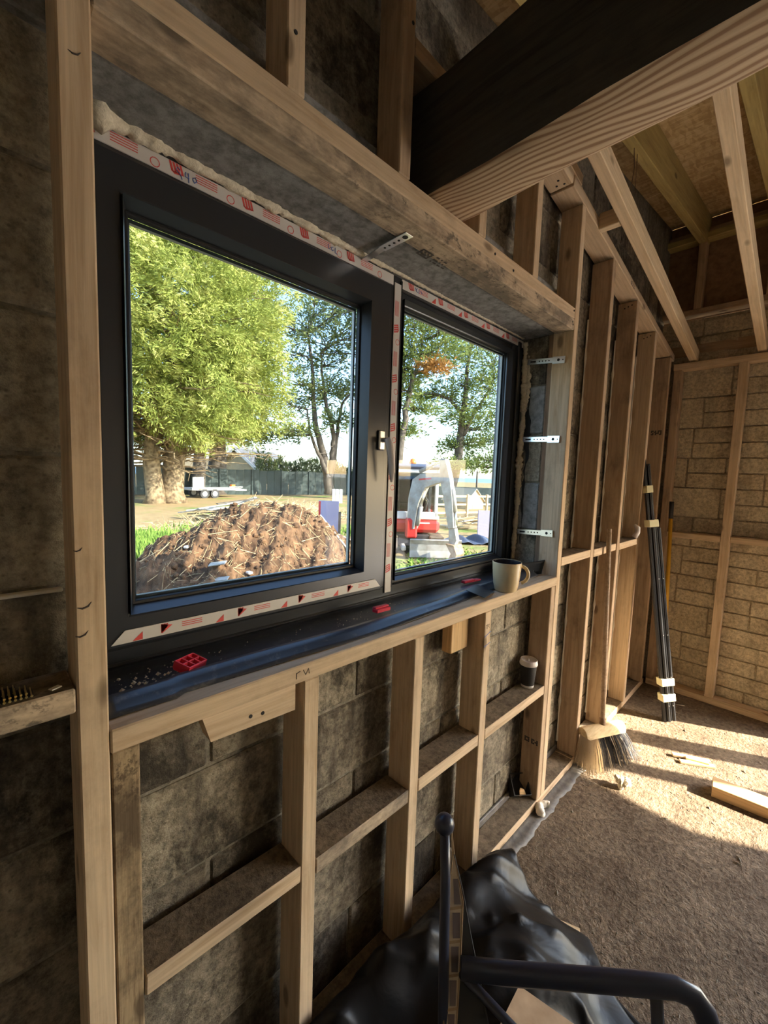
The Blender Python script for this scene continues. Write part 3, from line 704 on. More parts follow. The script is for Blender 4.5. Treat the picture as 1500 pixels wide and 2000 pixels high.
# red plastic packer tray with six pockets
rb = MB(); L, W, H = .058, .040, .022
rb.cbox(-L/2, L/2, -W/2, W/2, 0, .006, .001)
for x in (-L/2, -L/6, L/6, L/2): rb.cbox(x-.0018, x+.0018, -W/2, W/2, .004, H, .0006)
for y in (-W/2, 0, W/2): rb.cbox(-L/2-.0015, L/2+.0015, y-.0018, y+.0018, .004, H-.0004, .0006)
rbo = rb.build('packer_tray', M['redplastic']); rbo.location = (.342, .138, 1.214); rbo.rotation_euler = (.25, .10, .55)
tag(rbo, 'small red plastic tray with six pockets on the sill', 'plastic tray')
r2_ = MB().cbox(-.035, .035, -.012, .012, 0, .012, .002).cbox(-.035, .035, -.004, .012, .012, .018, .002).build('window_packer', M['redplastic']); r2_.location = (.965, .135, 1.222); r2_.rotation_euler = (0, .06, .1)
tag(r2_, 'red plastic window packer lying below the mullion', 'packer')
r3_ = MB().cbox(-.055, .055, -.012, .012, 0, .008, .002).cbox(-.055, .02, -.010, .010, .008, .012, .002).build('window_packer', M['redplastic']); r3_.location = (1.58, .19, 1.214); r3_.rotation_euler = (0, 0, -.1)
tag(r3_, 'dark red flat packer on the sill behind the mug', 'packer')
# crumbs of foam and dust
cr = MB(); rs = random.Random(3)
for i in range(130):
    x = rs.uniform(.2, .36) if i < 80 else rs.uniform(.36, 1.2); y = rs.uniform(.12, .2); r = rs.uniform(.0008, .003) if i > 8 else rs.uniform(.003, .007)
    c = (x, y, 1.2125+r*.4)
    cr.add([(c[0]+r*a*rs.uniform(.7, 1.2), c[1]+r*b*rs.uniform(.7, 1.2), c[2]+r*d_*rs.uniform(.6, 1)) for a, b, d_ in ((1, 0, 0), (-1, 0, 0), (0, 1, 0), (0, -1, 0), (0, 0, 1), (0, 0, -1))], [(0, 2, 4), (2, 1, 4), (1, 3, 4), (3, 0, 4), (2, 0, 5), (1, 2, 5), (3, 1, 5), (0, 3, 5)])
tag(cr.build('foam_crumbs', M['foam']), 'pale crumbs of foam and dust scattered on the black sill membrane', 'debris', kind='stuff')
# mug
mg = empty('mug', (1.60, .03, 1.207), 'beige glazed mug with dark inside on the end of the sill', 'mug')
body = MB().lathe([(.0, .0), (.040, .0), (.046, .004), (.052, .03), (.0565, .07), (.060, .122), (.0595, .125), (.058, .124)], 36).build('cup_body', M['glaze'], None, True)
body.location = (1.60, .03, 1.207); body.parent = mg; body.matrix_parent_inverse = Matrix.Translation(-mg.location)
inn = MB().lathe([(.0582, .1235), (.054, .07), (.049, .03), (.044, .012), (0, .010)], 36).build('cup_inside', M['glaze_in'], None, True)
inn.location = (1.60, .03, 1.207); inn.parent = mg; inn.matrix_parent_inverse = Matrix.Translation(-mg.location)
hp = []
for i in range(15):
    a = -1.25+2.6*i/14; hp.append((1.60+.71*(.052+.040*math.cos(a)), .03-.71*(.052+.040*math.cos(a)), 1.207+.070+.038*math.sin(a)))
MB().tube(hp, [.0075]*15, 10).build('cup_handle', M['glaze'], mg, True)
pc = MB().cbox(-.065, .065, -.04, .04, 0, .002, .0005).build('black_card', M['dpm_blue']); pc.location = (1.455, .062, 1.222); pc.rotation_euler = (.22, .03, .25)
tag(pc, 'small dark glossy sleeve lying left of the mug', 'card')
# takeaway cup on the nogging
cx, cy, cz = 1.925, .058, .6605
tc = empty('takeaway_cup', (cx, cy, cz), 'black takeaway coffee cup with a white lid on the nogging', 'cup')
MB().lathe([(0, .002), (.0285, .002), (.0285, .0), (.030, .0), (.0305, .012)], 32, (cx, cy, cz)).build('cup_base', M['cupwhite'], tc, True)
MB().lathe([(.0306, .012), (.0315, .0125), (.0395, .112), (.039, .114)], 32, (cx, cy, cz)).build('cup_sleeve', M['cupblack'], tc, True)
MB().lathe([(.0388, .110), (.0425, .112), (.0435, .116), (.0425, .122), (.041, .126), (.0405, .134), (.0385, .138), (.036, .136), (.034, .131), (0, .131)], 32, (cx, cy, cz)).build('cup_lid', M['lid'], tc, True)
MB().cbox(-.016, .016, -.003, .003, 0, .0025, .0008, Matrix.Translation(Vector((cx, cy, cz+.131))) @ Matrix.Rotation(.5, 4, 'Z')).build('lid_tab', M['cupwhite'], tc)
# screws in collated strips on the left nogging
SCR = MB().tube([(0, 0, 0), (0, .0015, 0), (0, .004, 0), (0, .036, 0)], [.0017, .0021, .0012, .0009], 7).build('screw', M['brass']); scr_me = SCR.data; bpy.data.objects.remove(SCR)
for si, (y, x1_, nn_) in enumerate(((.034, .034, 34), (.016, .048, 36), (.006, .054, 36))):
    st = empty('screw_strip', (x1_-.12, y, 1.303), ['back strip of collated brass screws on the left nogging', 'middle strip of collated brass screws on the left nogging', 'front strip of collated brass screws at the nogging edge'][si], 'screw strip', 'strips of collated screws on the left nogging')
    MB().cbox(x1_-.24, x1_+.003, y+.006, y+.034, 1.3025, 1.3045, .0008).build('strip_band', M['blackgrip'], st)
    for i in range(nn_):
        o = bpy.data.objects.new('screw', scr_me); o.location = (x1_-.0066*i, y, 1.3062+(.0015 if si == 1 else 0)); link(o, st)
ch = MB().cbox(-.008, .008, -.005, .005, 0, .002, .0005).build('paper_scrap', M['cupwhite']); ch.location = (.085, .02, 1.303); ch.rotation_euler = (0, 0, .5); tag(ch, 'tiny white scrap on the left nogging by the stud', 'scrap')

# ================================================================== ON THE FLOOR
sh = MB(); n = 60; vs = []
for i in range(n+1):
    x = .9 + (2.50-.9)*i/n; e = -.062+.006*math.sin(i*.7)+.004*math.sin(i*2.3)
    for j, (y, z) in enumerate(((-.001, .010), (-.008, .003), (e*.5, .002+.0015*math.sin(i*.9)), (e, .0015))): vs.append((x, y, z))
fs = [(i*4+j, i*4+j+1, (i+1)*4+j+1, (i+1)*4+j) for i in range(n) for j in range(3)]
o = meshobj('damp_course_strip', vs, fs, M['dpc'], smooth=True); tag(o, 'grey dusty membrane strip along the floor edge below the stud frame', 'membrane')
s_ = o.modifiers.new('thick', 'SOLIDIFY'); s_.thickness = .001
for i, (x0, x1_) in enumerate(((1.46, 1.99), (2.095, 2.48))):
    o = MB().cbox(x0, x1_, .106, .1185, .03, .075, .003).build('cavity_membrane', M['dpc']); tag(o, ['grey membrane edge behind the bottom plate beside the black tray', 'grey membrane edge behind the bottom plate right of the window'][i], 'membrane')
# black plastic tray leaning on the bottom plate
bt = MB(); bt.cbox(-.05, .05, -.004, .004, 0, .10, .001)
for a in ((-.05, -.046, -.05, .004, 0, .10), (.046, .05, -.05, .004, 0, .10), (-.05, .05, -.05, .004, 0, .004), (-.05, .05, -.05, .004, .096, .10)): bt.cbox(*a, .001)
bto = bt.build('plastic_tray', M['cupblack']); bto.location = (1.945, .075, .05); bto.rotation_euler = (-.75, .1, -.55)
tag(bto, 'square black plastic tray leaning on the bottom plate', 'plastic tray')
cp = MB().prism([(-.018, 0), (.018, .004), (.014, .03), (-.004, .036), (-.014, .022)], 0, .006).build('wood_chip', M['offcut']); cp.location = (1.935, .045, .075); cp.rotation_euler = (-.75, .1, -.55); tag(cp, 'splinter of wood lying in the black tray', 'wood chip')
foamline('foam_offcut', [(1.965, -.052, .017), (1.975, -.028, .020), (2.0, -.012, .022), (2.025, -.018, .022), (2.045, -.035, .02), (2.05, -.052, .018)], [.014, .019, .021, .018, .015, .013], .25, None)
o = bpy.data.objects[[q for q in bpy.data.objects.keys() if q.startswith('foam_offcut')][-1]]; o.data.materials[0] = M['foamw']; tag(o, 'curled white foam offcut on the floor against the bottom plate', 'foam offcut')
fo = MB(); rs = random.Random(11)
for i in range(9): 
    q = Matrix.Translation(Vector((2.50+rs.uniform(-.022, .022), -.255+rs.uniform(-.022, .022), .018+rs.uniform(0, .03)))) @ Matrix.Rotation(rs.uniform(0, 3), 4, Vector((rs.random(), rs.random(), rs.random()+.1)))
    fo.cbox(-.017, .017, -.012, .012, -.017, .017, .007, q)
o = fo.build('foam_lump', M['masking']); o.data.materials[0] = M['foam']; tag(o, 'crumpled yellowish foam lump on the sunlit floor', 'foam offcut')
# timber offcut on the floor
d_ = Vector((.55, -.84, 0)).normalized()
o = timber('timber_offcut', Vector((2.845, -.605, .031)), Vector((2.845, -.605, .031))+Vector((.10, -1.0, 0)).normalized()*.75, .060, .105, M['offcut'], None, (1, .1, 0), .002)
tag(o, 'short orange-brown timber length lying on the sunlit floor', 'timber')
for i, (p, q, w_) in enumerate((((3.035, -.385, .012), (3.13, -.56, .012), .012), ((3.00, -.43, .008), (3.10, -.585, .008), .013), ((3.06, -.40, .006), (3.12, -.52, .006), .010), ((3.05, -.45, .018), (3.09, -.56, .018), .010))):
    o = timber('wood_stick', p, q, .012, w_*2.3, M['yellow'] if i == 2 else M['stick'], None, (0, 0, 1) if False else (1, .5, 0), .001)
    tag(o, ['longest pale wooden batten of the little heap on the floor', 'front pale wooden batten of the little heap on the floor', 'short yellow batten in the little heap on the floor', 'topmost small batten of the little heap on the floor'][i], 'batten', 'small battens heaped on the floor')
# debris specks
db = MB(); rs = random.Random(21)
for i in range(2600):
    x = rs.uniform(.9, 3.9); y = rs.uniform(-1.6, -.07); r = rs.uniform(.0012, .004) if i > 40 else rs.uniform(.004, .009)
    a = rs.uniform(0, 6.3); l_ = r*rs.uniform(1, 3)
    q = [(x+l_*math.cos(a), y+l_*math.sin(a), .0006), (x-r*math.sin(a), y+r*math.cos(a), .0006), (x-l_*math.cos(a), y-l_*math.sin(a), .0006), (x+r*math.sin(a), y-r*math.cos(a), .0006), (x, y, r*.9)]
    db.add(q, [(0, 1, 4), (1, 2, 4), (2, 3, 4), (3, 0, 4)])
tag(db.build('floor_debris', M['mortar']), 'sawdust, chips and grit scattered over the concrete floor', 'debris', kind='stuff')

# ---- broom
bh = Vector((2.66, -.085, .205))
br = empty('broom', (2.66, -.09, 0), 'stiff broom with black and pale bristles leaning against the studs', 'broom')
ax = Vector((.85, -.33, -.06)).normalized()          # along the head
top = Vector((2.735, -.012, 1.40))
hd_dir = (top-bh).normalized()
sd_ = ax.cross(hd_dir).normalized(); up_ = sd_.cross(ax).normalized()
if up_.z < 0: up_ = -up_
MB().tube([bh+hd_dir*.02, top], [.0145, .0135], 14).build('handle', M['handle_wood'], br, True)
MB().tube([bh+hd_dir*.0, bh+hd_dir*.055], [.0185, .0165], 14).build('socket', M['gapwood'], br, True)
HB = Matrix((( ax.x, sd_.x, up_.x, bh.x), (ax.y, sd_.y, up_.y, bh.y), (ax.z, sd_.z, up_.z, bh.z), (0, 0, 0, 1)))
hb = MB(); npr = 10; prof = [(math.cos(PI*i/npr)*.045, math.sin(PI*i/npr)*.055-.035) for i in range(npr+1)]
for k_ in range(2): pass
L = .165; vs = []
for xx, sc_ in ((-L, .82), (-L+.015, 1), (L-.015, 1), (L, .82)):
    for (a, b) in prof: vs.append(HB @ Vector((xx, a*sc_, -.0 + b*sc_)))
m_ = npr+1; fs = []
for i in range(3):
    for j in range(npr): fs.append((i*m_+j, i*m_+j+1, (i+1)*m_+j+1, (i+1)*m_+j))
    fs.append((i*m_+npr, i*m_, (i+1)*m_, (i+1)*m_+npr))
fs += [tuple(range(m_)), tuple(3*m_+j for j in range(m_-1, -1, -1))]
hb.add(vs, fs); ho = hb.build('head', M['head_wood'], br); smooth_by_angle(ho, 50)
for nm, mtl, sel in (('black_bristles', 'br_black', 0), ('pale_bristles', 'br_pale', 1)):
    mb = MB(); rs = random.Random(4+sel)
    for i in range(26):
        for j in range(9):
            u = -L+.01+(2*L-.02)*i/25; v = -.036+.072*j/8
            pale = (u < -.075) or (rs.random() < .18)
            if (pale and not sel) or (not pale and sel): continue
            for q in range(3):
                a = HB @ Vector((u+rs.uniform(-.005, .005), v+rs.uniform(-.003, .003), -.033))
                tipz = max(.003, .01*rs.random())
                spread = HB.to_3x3() @ Vector((u*.35+rs.uniform(-.012, .012), v*.9+rs.uniform(-.012, .012), 0))
                tip = Vector((a.x+spread.x + .01, a.y+spread.y - .035, tipz)); mid = a.lerp(tip, .5)+Vector((0, -.004, .004))
                mb.tube([a, mid, tip], [.0013, .0013, .0010], 3, False)
    o = mb.build(nm, M[mtl], br); o['kind'] = 'stuff'

# ---- bundle of black aluminium profiles, taped together
b0 = Vector((3.462, -.285, 0)); b1 = Vector((3.452, -.012, 1.86))
pb = empty('profile_bundle', (3.462, -.285, 0), 'bundle of long black aluminium profiles bound with pale tape, leaning in the corner', 'metal profiles')
bd = (b1-b0).normalized(); bs = Vector((.75, -.66, 0)); bs = (bs-bd*bs.dot(bd)).normalized(); bn = bd.cross(bs).normalized()
def prof_bar(u, v, w_, t_, l0, l1, name='profile'):
    c0 = b0 + bs*u + bn*v
    mt = Matrix(((bs.x, bn.x, bd.x, c0.x), (bs.y, bn.y, bd.y, c0.y), (bs.z, bn.z, bd.z, c0.z), (0, 0, 0, 1)))
    mb = MB(); mb.cbox(-w_/2, w_/2, -t_/2, t_/2, l0, l1, .002, mt)
    mb.cbox(-w_*.12, w_*.12, -t_/2-.003, t_/2+.003, l0+.002, l1-.002, .001, mt)
    return mb.build(name, M['alu'], pb)
for (u, v, l1) in ((-.030, .006, 1.88), (-.008, -.004, 1.84), (.014, .004, 1.42), (.034, -.002, 1.38), (-.018, .024, 1.70), (.008, .026, 1.40)):
    prof_bar(u, v, .020, .020, .008, l1)
for l_ in (.12, .32, .62, 1.02):
    for u in (-.004, .028):
        c0 = b0+bs*u - bn*.016+bd*l_; MB().tube([c0+bn*.004, c0-bn*.002], .0035, 8).build('rivet', M['galv'], pb)
mtb = lambda l_: Matrix(((bs.x, bn.x, bd.x, (b0+bd*l_).x), (bs.y, bn.y, bd.y, (b0+bd*l_).y), (bs.z, bn.z, bd.z, (b0+bd*l_).z), (0, 0, 0, 1)))
for l_, w0, w1 in ((.175, -.045, .050), (.285, -.045, .050), (1.415, -.043, .028), (1.66, -.043, .006)):
    mb = MB(); mb.cbox(w0, w1, -.019, .040, -.026, .026, .003, mtb(l_)); mb.build('tape_band', M['masking'], pb)
# spare paper/plastic on the nogging next to the bundle
o = MB().tube([(3.36, .01, 1.295), (3.375, -.006, 1.33), (3.385, .0, 1.36), (3.38, .02, 1.385)], [.02, .016, .019, .008], 8).build('crumpled_wrapper', M['lid'], None, True); tag(o, 'crumpled white wrapper on the nogging behind the profile bundle', 'wrapper')
# ---- yellow pole
yp = empty('yellow_pole', (3.955, -.13, 0), 'yellow pole with black grip standing in the corner', 'pole')
MB().tube([(3.93, -.145, .0), (3.952, -.085, 1.41)], .0135, 14).build('shaft', M['yellow'], yp, True)
MB().tube([(3.952, -.085, 1.41), (3.954, -.080, 1.545)], .0155, 14).build('grip', M['blackgrip'], yp, True)
MB().tube([(3.938, -.122, .52), (3.940, -.117, .64)], .0138, 14).build('worn_band', M['gapwood'], yp, True)
o = MB().cbox(-.03, .03, -.004, .004, 0, .16, .002).build('yellow_wedge', M['yellow']); o.location = (3.965, -.175, .02); o.rotation_euler = (0, .2, 1.2); tag(o, 'small yellow plastic strip behind the profile bundle at the floor', 'plastic strip')
# ================================================================== FOREGROUND
# crumpled black plastic sheet on the floor
def fbm(x, y, s=0):
    return (math.sin(x*7.3+y*3.1+s)*.5 + math.sin(x*3.7-y*8.9+s*2.1)*.5 + .5*math.sin(x*17.1+y*11.3+s) + .35*math.sin(-x*23.7+y*19.1+s*3) + .2*math.sin(x*41+y*37+s))
def ridged(x, y, s=0): return 1-abs(math.sin(x*9+y*6+1.3*math.sin(y*5+s)+s)) + .5*(1-abs(math.sin(x*4-y*17+1.1*math.sin(x*8+s)+s*2)))
N1, N2 = 120, 90; vs = []; X0, X1_, Ya, Yb = .42, 1.78, .0, -.92
def sheet_h(x, y):
    # a long soft roll by the wall, a hump in the middle, a low apron to the right
    roll = .17*math.exp(-((y+.10+.10*(x-1.2))/.10)**2)*(1/(1+math.exp((x-1.60)*26)))
    hump = .20*math.exp(-((x-1.22)/.26)**2-((y+.32)/.20)**2)
    hump2 = .12*math.exp(-((x-.85)/.25)**2-((y+.30)/.25)**2)
    return .006+roll+hump+hump2 + (.010*fbm(x*1.4, y*1.4) + .04*max(0, ridged(x*.9, y*1.0)-.75) + .024*max(0, ridged(x*1.9+3, y*1.7, 2)-.85)) * min(1, (roll+hump+hump2)*14+.12)
for i in range(N1+1):
    for j in range(N2+1):
        u = i/N1; v = j/N2
        x = X0+(X1_-X0)*u; y = Ya+(Yb-Ya)*v
        # outline: right edge pulls in with distance from the wall
        lim = float(np.interp(-y, [0, .09, .21, .30, .385, .558, .67, .9], [1.60, 1.585, 1.50, 1.475, 1.50, 1.545, 1.44, 1.40]))
        x = X0+(lim-X0)*u
        low = -.70 + .035*math.sin(x*9) - .05*math.sin(x*4+1)
        y = -.002 + (low+.002)*v
        z = max(.004, sheet_h(x, y))
        if u > .97 or v > .97: z = .004
        vs.append((x, y, z))
fs = [(i*(N2+1)+j, i*(N2+1)+j+1, (i+1)*(N2+1)+j+1, (i+1)*(N2+1)+j) for i in range(N1) for j in range(N2)]
ps = meshobj('plastic_sheet', vs, fs, M['dpm'], smooth=True); tag(ps, 'crumpled black plastic sheeting heaped on the floor by the frame', 'plastic sheet')
s_ = ps.modifiers.new('thick', 'SOLIDIFY'); s_.thickness = .002
o = timber('wood_strip', (1.495, -.265, .012), (1.548, -.385, .006), .006, .032, M['stick'], None, (1, 1, 0), .001); tag(o, 'thin pale wood strip sticking out under the black plastic', 'wood strip')
bd_ = MB().prism([(-.16, -.10), (.10, -.13), (.17, .09), (-.06, .13)], -.004, .004, Matrix.Translation(Vector((.985, -.50, .215))) @ Matrix.Rotation(.22, 4, 'Y') @ Matrix.Rotation(PI/2+.05, 4, 'X')).build('card_sheet', M['card']); tag(bd_, 'torn brown cardboard sheet on the plastic below the chair arm', 'cardboard')

# folding garden chair
chr_ = empty('folding_chair', (.80, -.42, 0), 'black folding garden chair with checked fabric back, seen edge-on', 'chair')
post = [(.762, -.308, .842), (.742, -.330, .76), (.722, -.348, .66), (.700, -.370, .52), (.676, -.396, .34), (.655, -.42, .16), (.64, -.44, .0)]
MB().tube(post, [.0115]*7, 14).build('back_post', M['chair'], chr_, True)
mb = MB(); bp = []
for i in range(9): a = PI*i/8; bp.append((.0235*math.sin(a)+.0001, -.0235*math.cos(a)))
mb.lathe(bp, 20, (.765, -.304, .862)).build('ball_cap', M['chair'], chr_, True)
# checked back panel, seen almost edge-on: a tapering padded strip
tipp = Vector((.782, -.318, .792)); botL = Vector((.66, -.40, .40)); botR = Vector((.708, -.440, .40))
nrows = 9; nrm = (botR-botL).cross(tipp-botL).normalized()
if nrm.dot(CAM-botL) < 0: nrm = -nrm
def on_panel(u_, v_, off=0.0):
    d = r2*((u_-750)/815.2) - u2*((v_-1000)/815.2) + fwd
    return CAM + d*((botL-CAM).dot(nrm)/d.dot(nrm)) + nrm*off
def slab_of(poly, t_): 
    n = len(poly); return MB().add(list(poly)+[p-nrm*t_ for p in poly], [tuple(range(n)), tuple(range(2*n-1, n-1, -1))]+[(i, i+n, (i+1) % n+n, (i+1) % n) for i in range(n)])
LW = [(1668, 884, 887), (1710, 880, 896), (1760, 876, 904), (1820, 873, 903), (1880, 871, 899), (1950, 868, 894), (2040, 865, 889)]
def edge_px(v_):
    for (v0, l0, q0), (v1, l1, q1) in zip(LW, LW[1:]):
        if v0 <= v_ <= v1: t_ = (v_-v0)/(v1-v0); return l0+(l1-l0)*t_, q0+(q1-q0)*t_
    return LW[-1][1], LW[-1][2]
pano = slab_of([on_panel(l, v) for v, l, q in LW]+[on_panel(q, v) for v, l, q in reversed(LW)], .03).build('back_panel', M['cream'], chr_)
def at(v_, s_): l, q = edge_px(v_); return on_panel(l+(q-l)*s_, v_, .0012)
for r in range(5):
    v0 = 1716+66*r; v1 = v0+50
    MB().add([at(v0, .30), at(v0, .82), at(v1, .86), at(v1, .40)], [(0, 1, 2, 3)]).build('fabric_check', M['check'], pano)
    MB().add([at(v1+6, .04), at(v1+6-4, .97), at(v1+12-4, .97), at(v1+12, .04)], [(0, 1, 2, 3)]).build('fabric_stripe', M['edge_tan'], pano)
MB().tube([on_panel(881, 1625), on_panel(884, 1668), on_panel(876, 1760), on_panel(871, 1880), on_panel(865, 2040)], [.0015, .002, .0025, .0025, .0025], 6).build('piping', M['edge_tan'], pano)
MB().tube([on_panel(882, 1622), on_panel(887, 1668), on_panel(904, 1760), on_panel(899, 1880), on_panel(889, 2040)], [.0012, .0016, .002, .002, .002], 6).build('piping', M['edge_tan'], pano)
# dark side flap
fl_ = slab_of([on_panel(u_, v_, -.004) for u_, v_ in ((904, 1742), (897, 1860), (891, 1950), (886, 2045), (962, 2045), (940, 1930), (918, 1820))], .012).build('side_flap', M['chair_fab'], chr_)
fl1 = on_panel(904, 1742); fl3 = on_panel(962, 2045)
MB().tube([on_panel(887, 1668), fl1, on_panel(918, 1820), on_panel(940, 1930), fl3], [.0018]*5, 6).build('piping', M['chair_fab'], fl_)
# arm rest: a flattened bar that bends down at the front
arm = [(.735, -.388, .590), (.80, -.462, .590), (.90, -.570, .592), (1.0, -.680, .594), (1.045, -.728, .592), (1.068, -.758, .580), (1.078, -.778, .555), (1.080, -.800, .50), (1.080, -.83, .40)]
MB().tube(arm, [.026, .027, .027, .027, .026, .025, .024, .022, .021], 16, True, .62).build('arm_rest', M['chair'], chr_, True)
MB().tube([(1.02, -.70, .585), (1.03, -.72, .40), (1.045, -.74, .0)], [.013]*3, 12).build('front_leg', M['chair'], chr_, True)
MB().tube([(.735, -.392, .58), (.88, -.56, .36), (1.05, -.75, .20)], [.010]*3, 12).build('brace', M['chair'], chr_, True)
sl = MB().add([Vector((.70, -.44, .36)), Vector((.99, -.745, .375)), Vector((.80, -.90, .375)), Vector((.52, -.60, .36)), Vector((.70, -.44, .34)), Vector((.99, -.745, .355)), Vector((.80, -.90, .355)), Vector((.52, -.60, .34))], [(0, 1, 2, 3), (7, 6, 5, 4), (0, 4, 5, 1), (1, 5, 6, 2), (2, 6, 7, 3), (3, 7, 4, 0)])
sl.build('seat', M['chair_fab'], chr_)
MB().tube([(.52, -.60, .60), (.49, -.57, .36), (.44, -.60, 0)], [.0115]*3, 12).build('back_post', M['chair'], chr_, True)
MB().tube([(.80, -.905, .38), (.82, -.93, 0)], [.012]*2, 12).build('front_leg', M['chair'], chr_, True)

# ================================================================== OUTDOORS
GZ = -.3
def simple(name, a, b, scale=3, rough=.9, bump=0, lo=.35, hi=.65):
    m = mat(name, a, rough, spec=.2); k = NB(m); n = k.noise(k.coord(rnd=False), scale, 6, .65); k.color(k.ramp(n, [(lo, a), (hi, b)]))
    if bump: k.bump(n, bump, .03)
    return m
gm = mat('rough_garden_ground', (.4, .3, .18), .95, spec=.1); k = NB(gm); co = k.coord(rnd=False)
n1 = k.noise(co, .35, 6, .6); n2 = k.noise(co, 5, 5, .7)
c = k.ramp(n2, [(.3, (.27, .185, .095)), (.7, (.46, .34, .18))])
gr = k.ramp(n2, [(.3, (.10, .17, .035)), (.7, (.22, .32, .08))])
k.color(k.mix(k.ramp(n1, [(.52, G(0)), (.62, G(.85))]), c, gr)); k.bump(n2, .6, .05)
# ground with a hole under the house
gv = []; ge = [-150, -2.85, 4.40, 150]; gy = [-150, -5.65, .40, 120]
gb = MB()
for i in range(3):
    for j in range(3):
        if i == 1 and j == 1: continue
        gb.add([(ge[i], gy[j], GZ), (ge[i+1], gy[j], GZ), (ge[i+1], gy[j+1], GZ), (ge[i], gy[j+1], GZ)], [(0, 1, 2, 3)])
tag(gb.build('ground', gm), kind='structure')
sea = MB().add([(-3000, -3000, -7), (4000, -3000, -7), (4000, 4000, -7), (-3000, 4000, -7)], [(0, 1, 2, 3)]).build('sea', mat('sea_water', (.10, .22, .34), .35)); tag(sea, kind='structure')
M['soil'] = simple('brown_soil', (.060, .034, .020), (.25, .14, .072), 4.5, .95, 1.0, .36, .68)
M['bark'] = simple('bark', (.07, .058, .048), (.17, .145, .12), 4, .95, .8)
M['bark_pale'] = simple('pale_bark', (.11, .075, .045), (.36, .27, .16), 5, .95, 1.0, .38, .62)
M['fence_green'] = simple('dark_screen_board', (.045, .06, .058), (.09, .115, .115), 1.5)
M['rail'] = simple('pale_rail_timber', (.52, .38, .22), (.66, .50, .30), 4)
M['white'] = mat('white_paint', (.60, .60, .58), .45); M['dirtywhite'] = simple('worn_white_steel', (.28, .25, .21), (.44, .43, .40), 5, .5)
M['redpaint'] = mat('red_machine_paint', (.55, .035, .03), .4); M['dark'] = mat('black_machine_parts', (.03, .03, .033), .6); M['track'] = simple('muddy_rubber', (.06, .05, .045), (.22, .17, .12), 5)
M['rust'] = simple('rusty_steel', (.25, .13, .07), (.48, .33, .22), 9, .6); M['orange'] = mat('orange_beacon', (.85, .22, .04), .3)
M['roofslate'] = simple('grey_slate', (.10, .105, .12), (.17, .17, .18), 6); M['ply'] = simple('pale_plywood', (.50, .37, .22), (.66, .52, .33), 3)
M['lilac'] = mat('lilac_reflection', (.36, .33, .46), .7); M['tarp'] = mat('blue_grey_tarpaulin', (.09, .11, .16), .35)
M['grass'] = simple('bright_grass', (.10, .20, .03), (.28, .40, .08), 9); M['straw'] = simple('straw_and_roots', (.36, .25, .12), (.62, .48, .28), 8)
M['timber_grey'] = simple('weathered_planks', (.30, .29, .26), (.52, .50, .44), 5)
M['cabglass'] = mat('tinted_cab_glass', (.06, .10, .12), .08)
def leafmat(name, a, b, c_):
    m = mat(name, a, .75, spec=.15); k = NB(m); n = k.noise(k.coord(rnd=False), .9, 5, .7); n2 = k.noise(k.coord(rnd=False), 7, 2)
    col = k.ramp(n, [(.32, a), (.5, b), (.68, c_)]); col = k.mix(.6, col, k.ramp(n2, [(.3, G(.6)), (.7, G(1.25))]), 'MULTIPLY'); k.color(col)
    tr_ = k.n('ShaderNodeBsdfTranslucent'); k.l(col, tr_.inputs[0]); mx_ = k.n('ShaderNodeMixShader'); mx_.inputs[0].default_value = .28
    o_ = [q for q in k.t.nodes if q.type == 'OUTPUT_MATERIAL'][0]
    k.l(k.b.outputs[0], mx_.inputs[1]); k.l(tr_.outputs[0], mx_.inputs[2]); k.l(mx_.outputs[0], o_.inputs[0]); return m
M['leaf_bright'] = leafmat('yellow_green_conifer', (.12, .17, .035), (.33, .38, .09), (.56, .55, .19))
M['leaf_mid'] = leafmat('mid_green_cypress', (.08, .13, .04), (.19, .25, .075), (.34, .37, .12))
M['leaf_dull'] = leafmat('blue_green_cypress', (.065, .105, .055), (.15, .20, .085), (.30, .32, .12))
M['leaf_dead'] = leafmat('browned_foliage', (.25, .12, .04), (.42, .22, .07), (.52, .32, .12))

def fan_mesh(name, C_, D_, length, k_, m, parent, rng, wid=.2, spread=.8, droop=.15):
    """many small blades: k_ slender triangles at every twig point C_ pointing about D_"""
    n = len(C_); C3 = np.repeat(C_, k_, 0); D3 = np.repeat(D_, k_, 0)
    r = rng.normal(size=(n*k_, 3)); d = D3 + r*spread*.6; d[:, 2] -= droop; d /= np.linalg.norm(d, axis=1, keepdims=True)
    L = length*rng.uniform(.55, 1.25, (n*k_, 1)); s = np.cross(d, rng.normal(size=d.shape)); s /= np.linalg.norm(s, axis=1, keepdims=True)
    b = C3 + rng.normal(size=C3.shape)*length*.35
    v = np.stack([b - s*L*wid*.5, b + d*L*.45 + s*L*wid*.75, b + d*L, b + d*L*.4 - s*L*wid*.75], 1).reshape(-1, 3)
    nf = n*k_; me = bpy.data.meshes.new(name); me.vertices.add(nf*4); me.vertices.foreach_set('co', v.astype(np.float32).ravel())
    me.loops.add(nf*4); me.loops.foreach_set('vertex_index', np.arange(nf*4, dtype=np.int32)); me.polygons.add(nf)
    me.polygons.foreach_set('loop_start', np.arange(0, nf*4, 4, dtype=np.int32)); me.update(calc_edges=True); me.materials.append(m)
    o = bpy.data.objects.new(name, me); link(o, parent); o['kind'] = 'stuff'; return o
def wobble(p, q, n, amp, rs):
    p, q = Vector(p), Vector(q); out_ = []
    for i in range(n+1):
        t_ = i/n; a = p.lerp(q, t_); f = math.sin(PI*t_)
        out_.append(a + Vector((rs.uniform(-1, 1), rs.uniform(-1, 1), rs.uniform(-.6, .6)))*amp*f)
    return out_

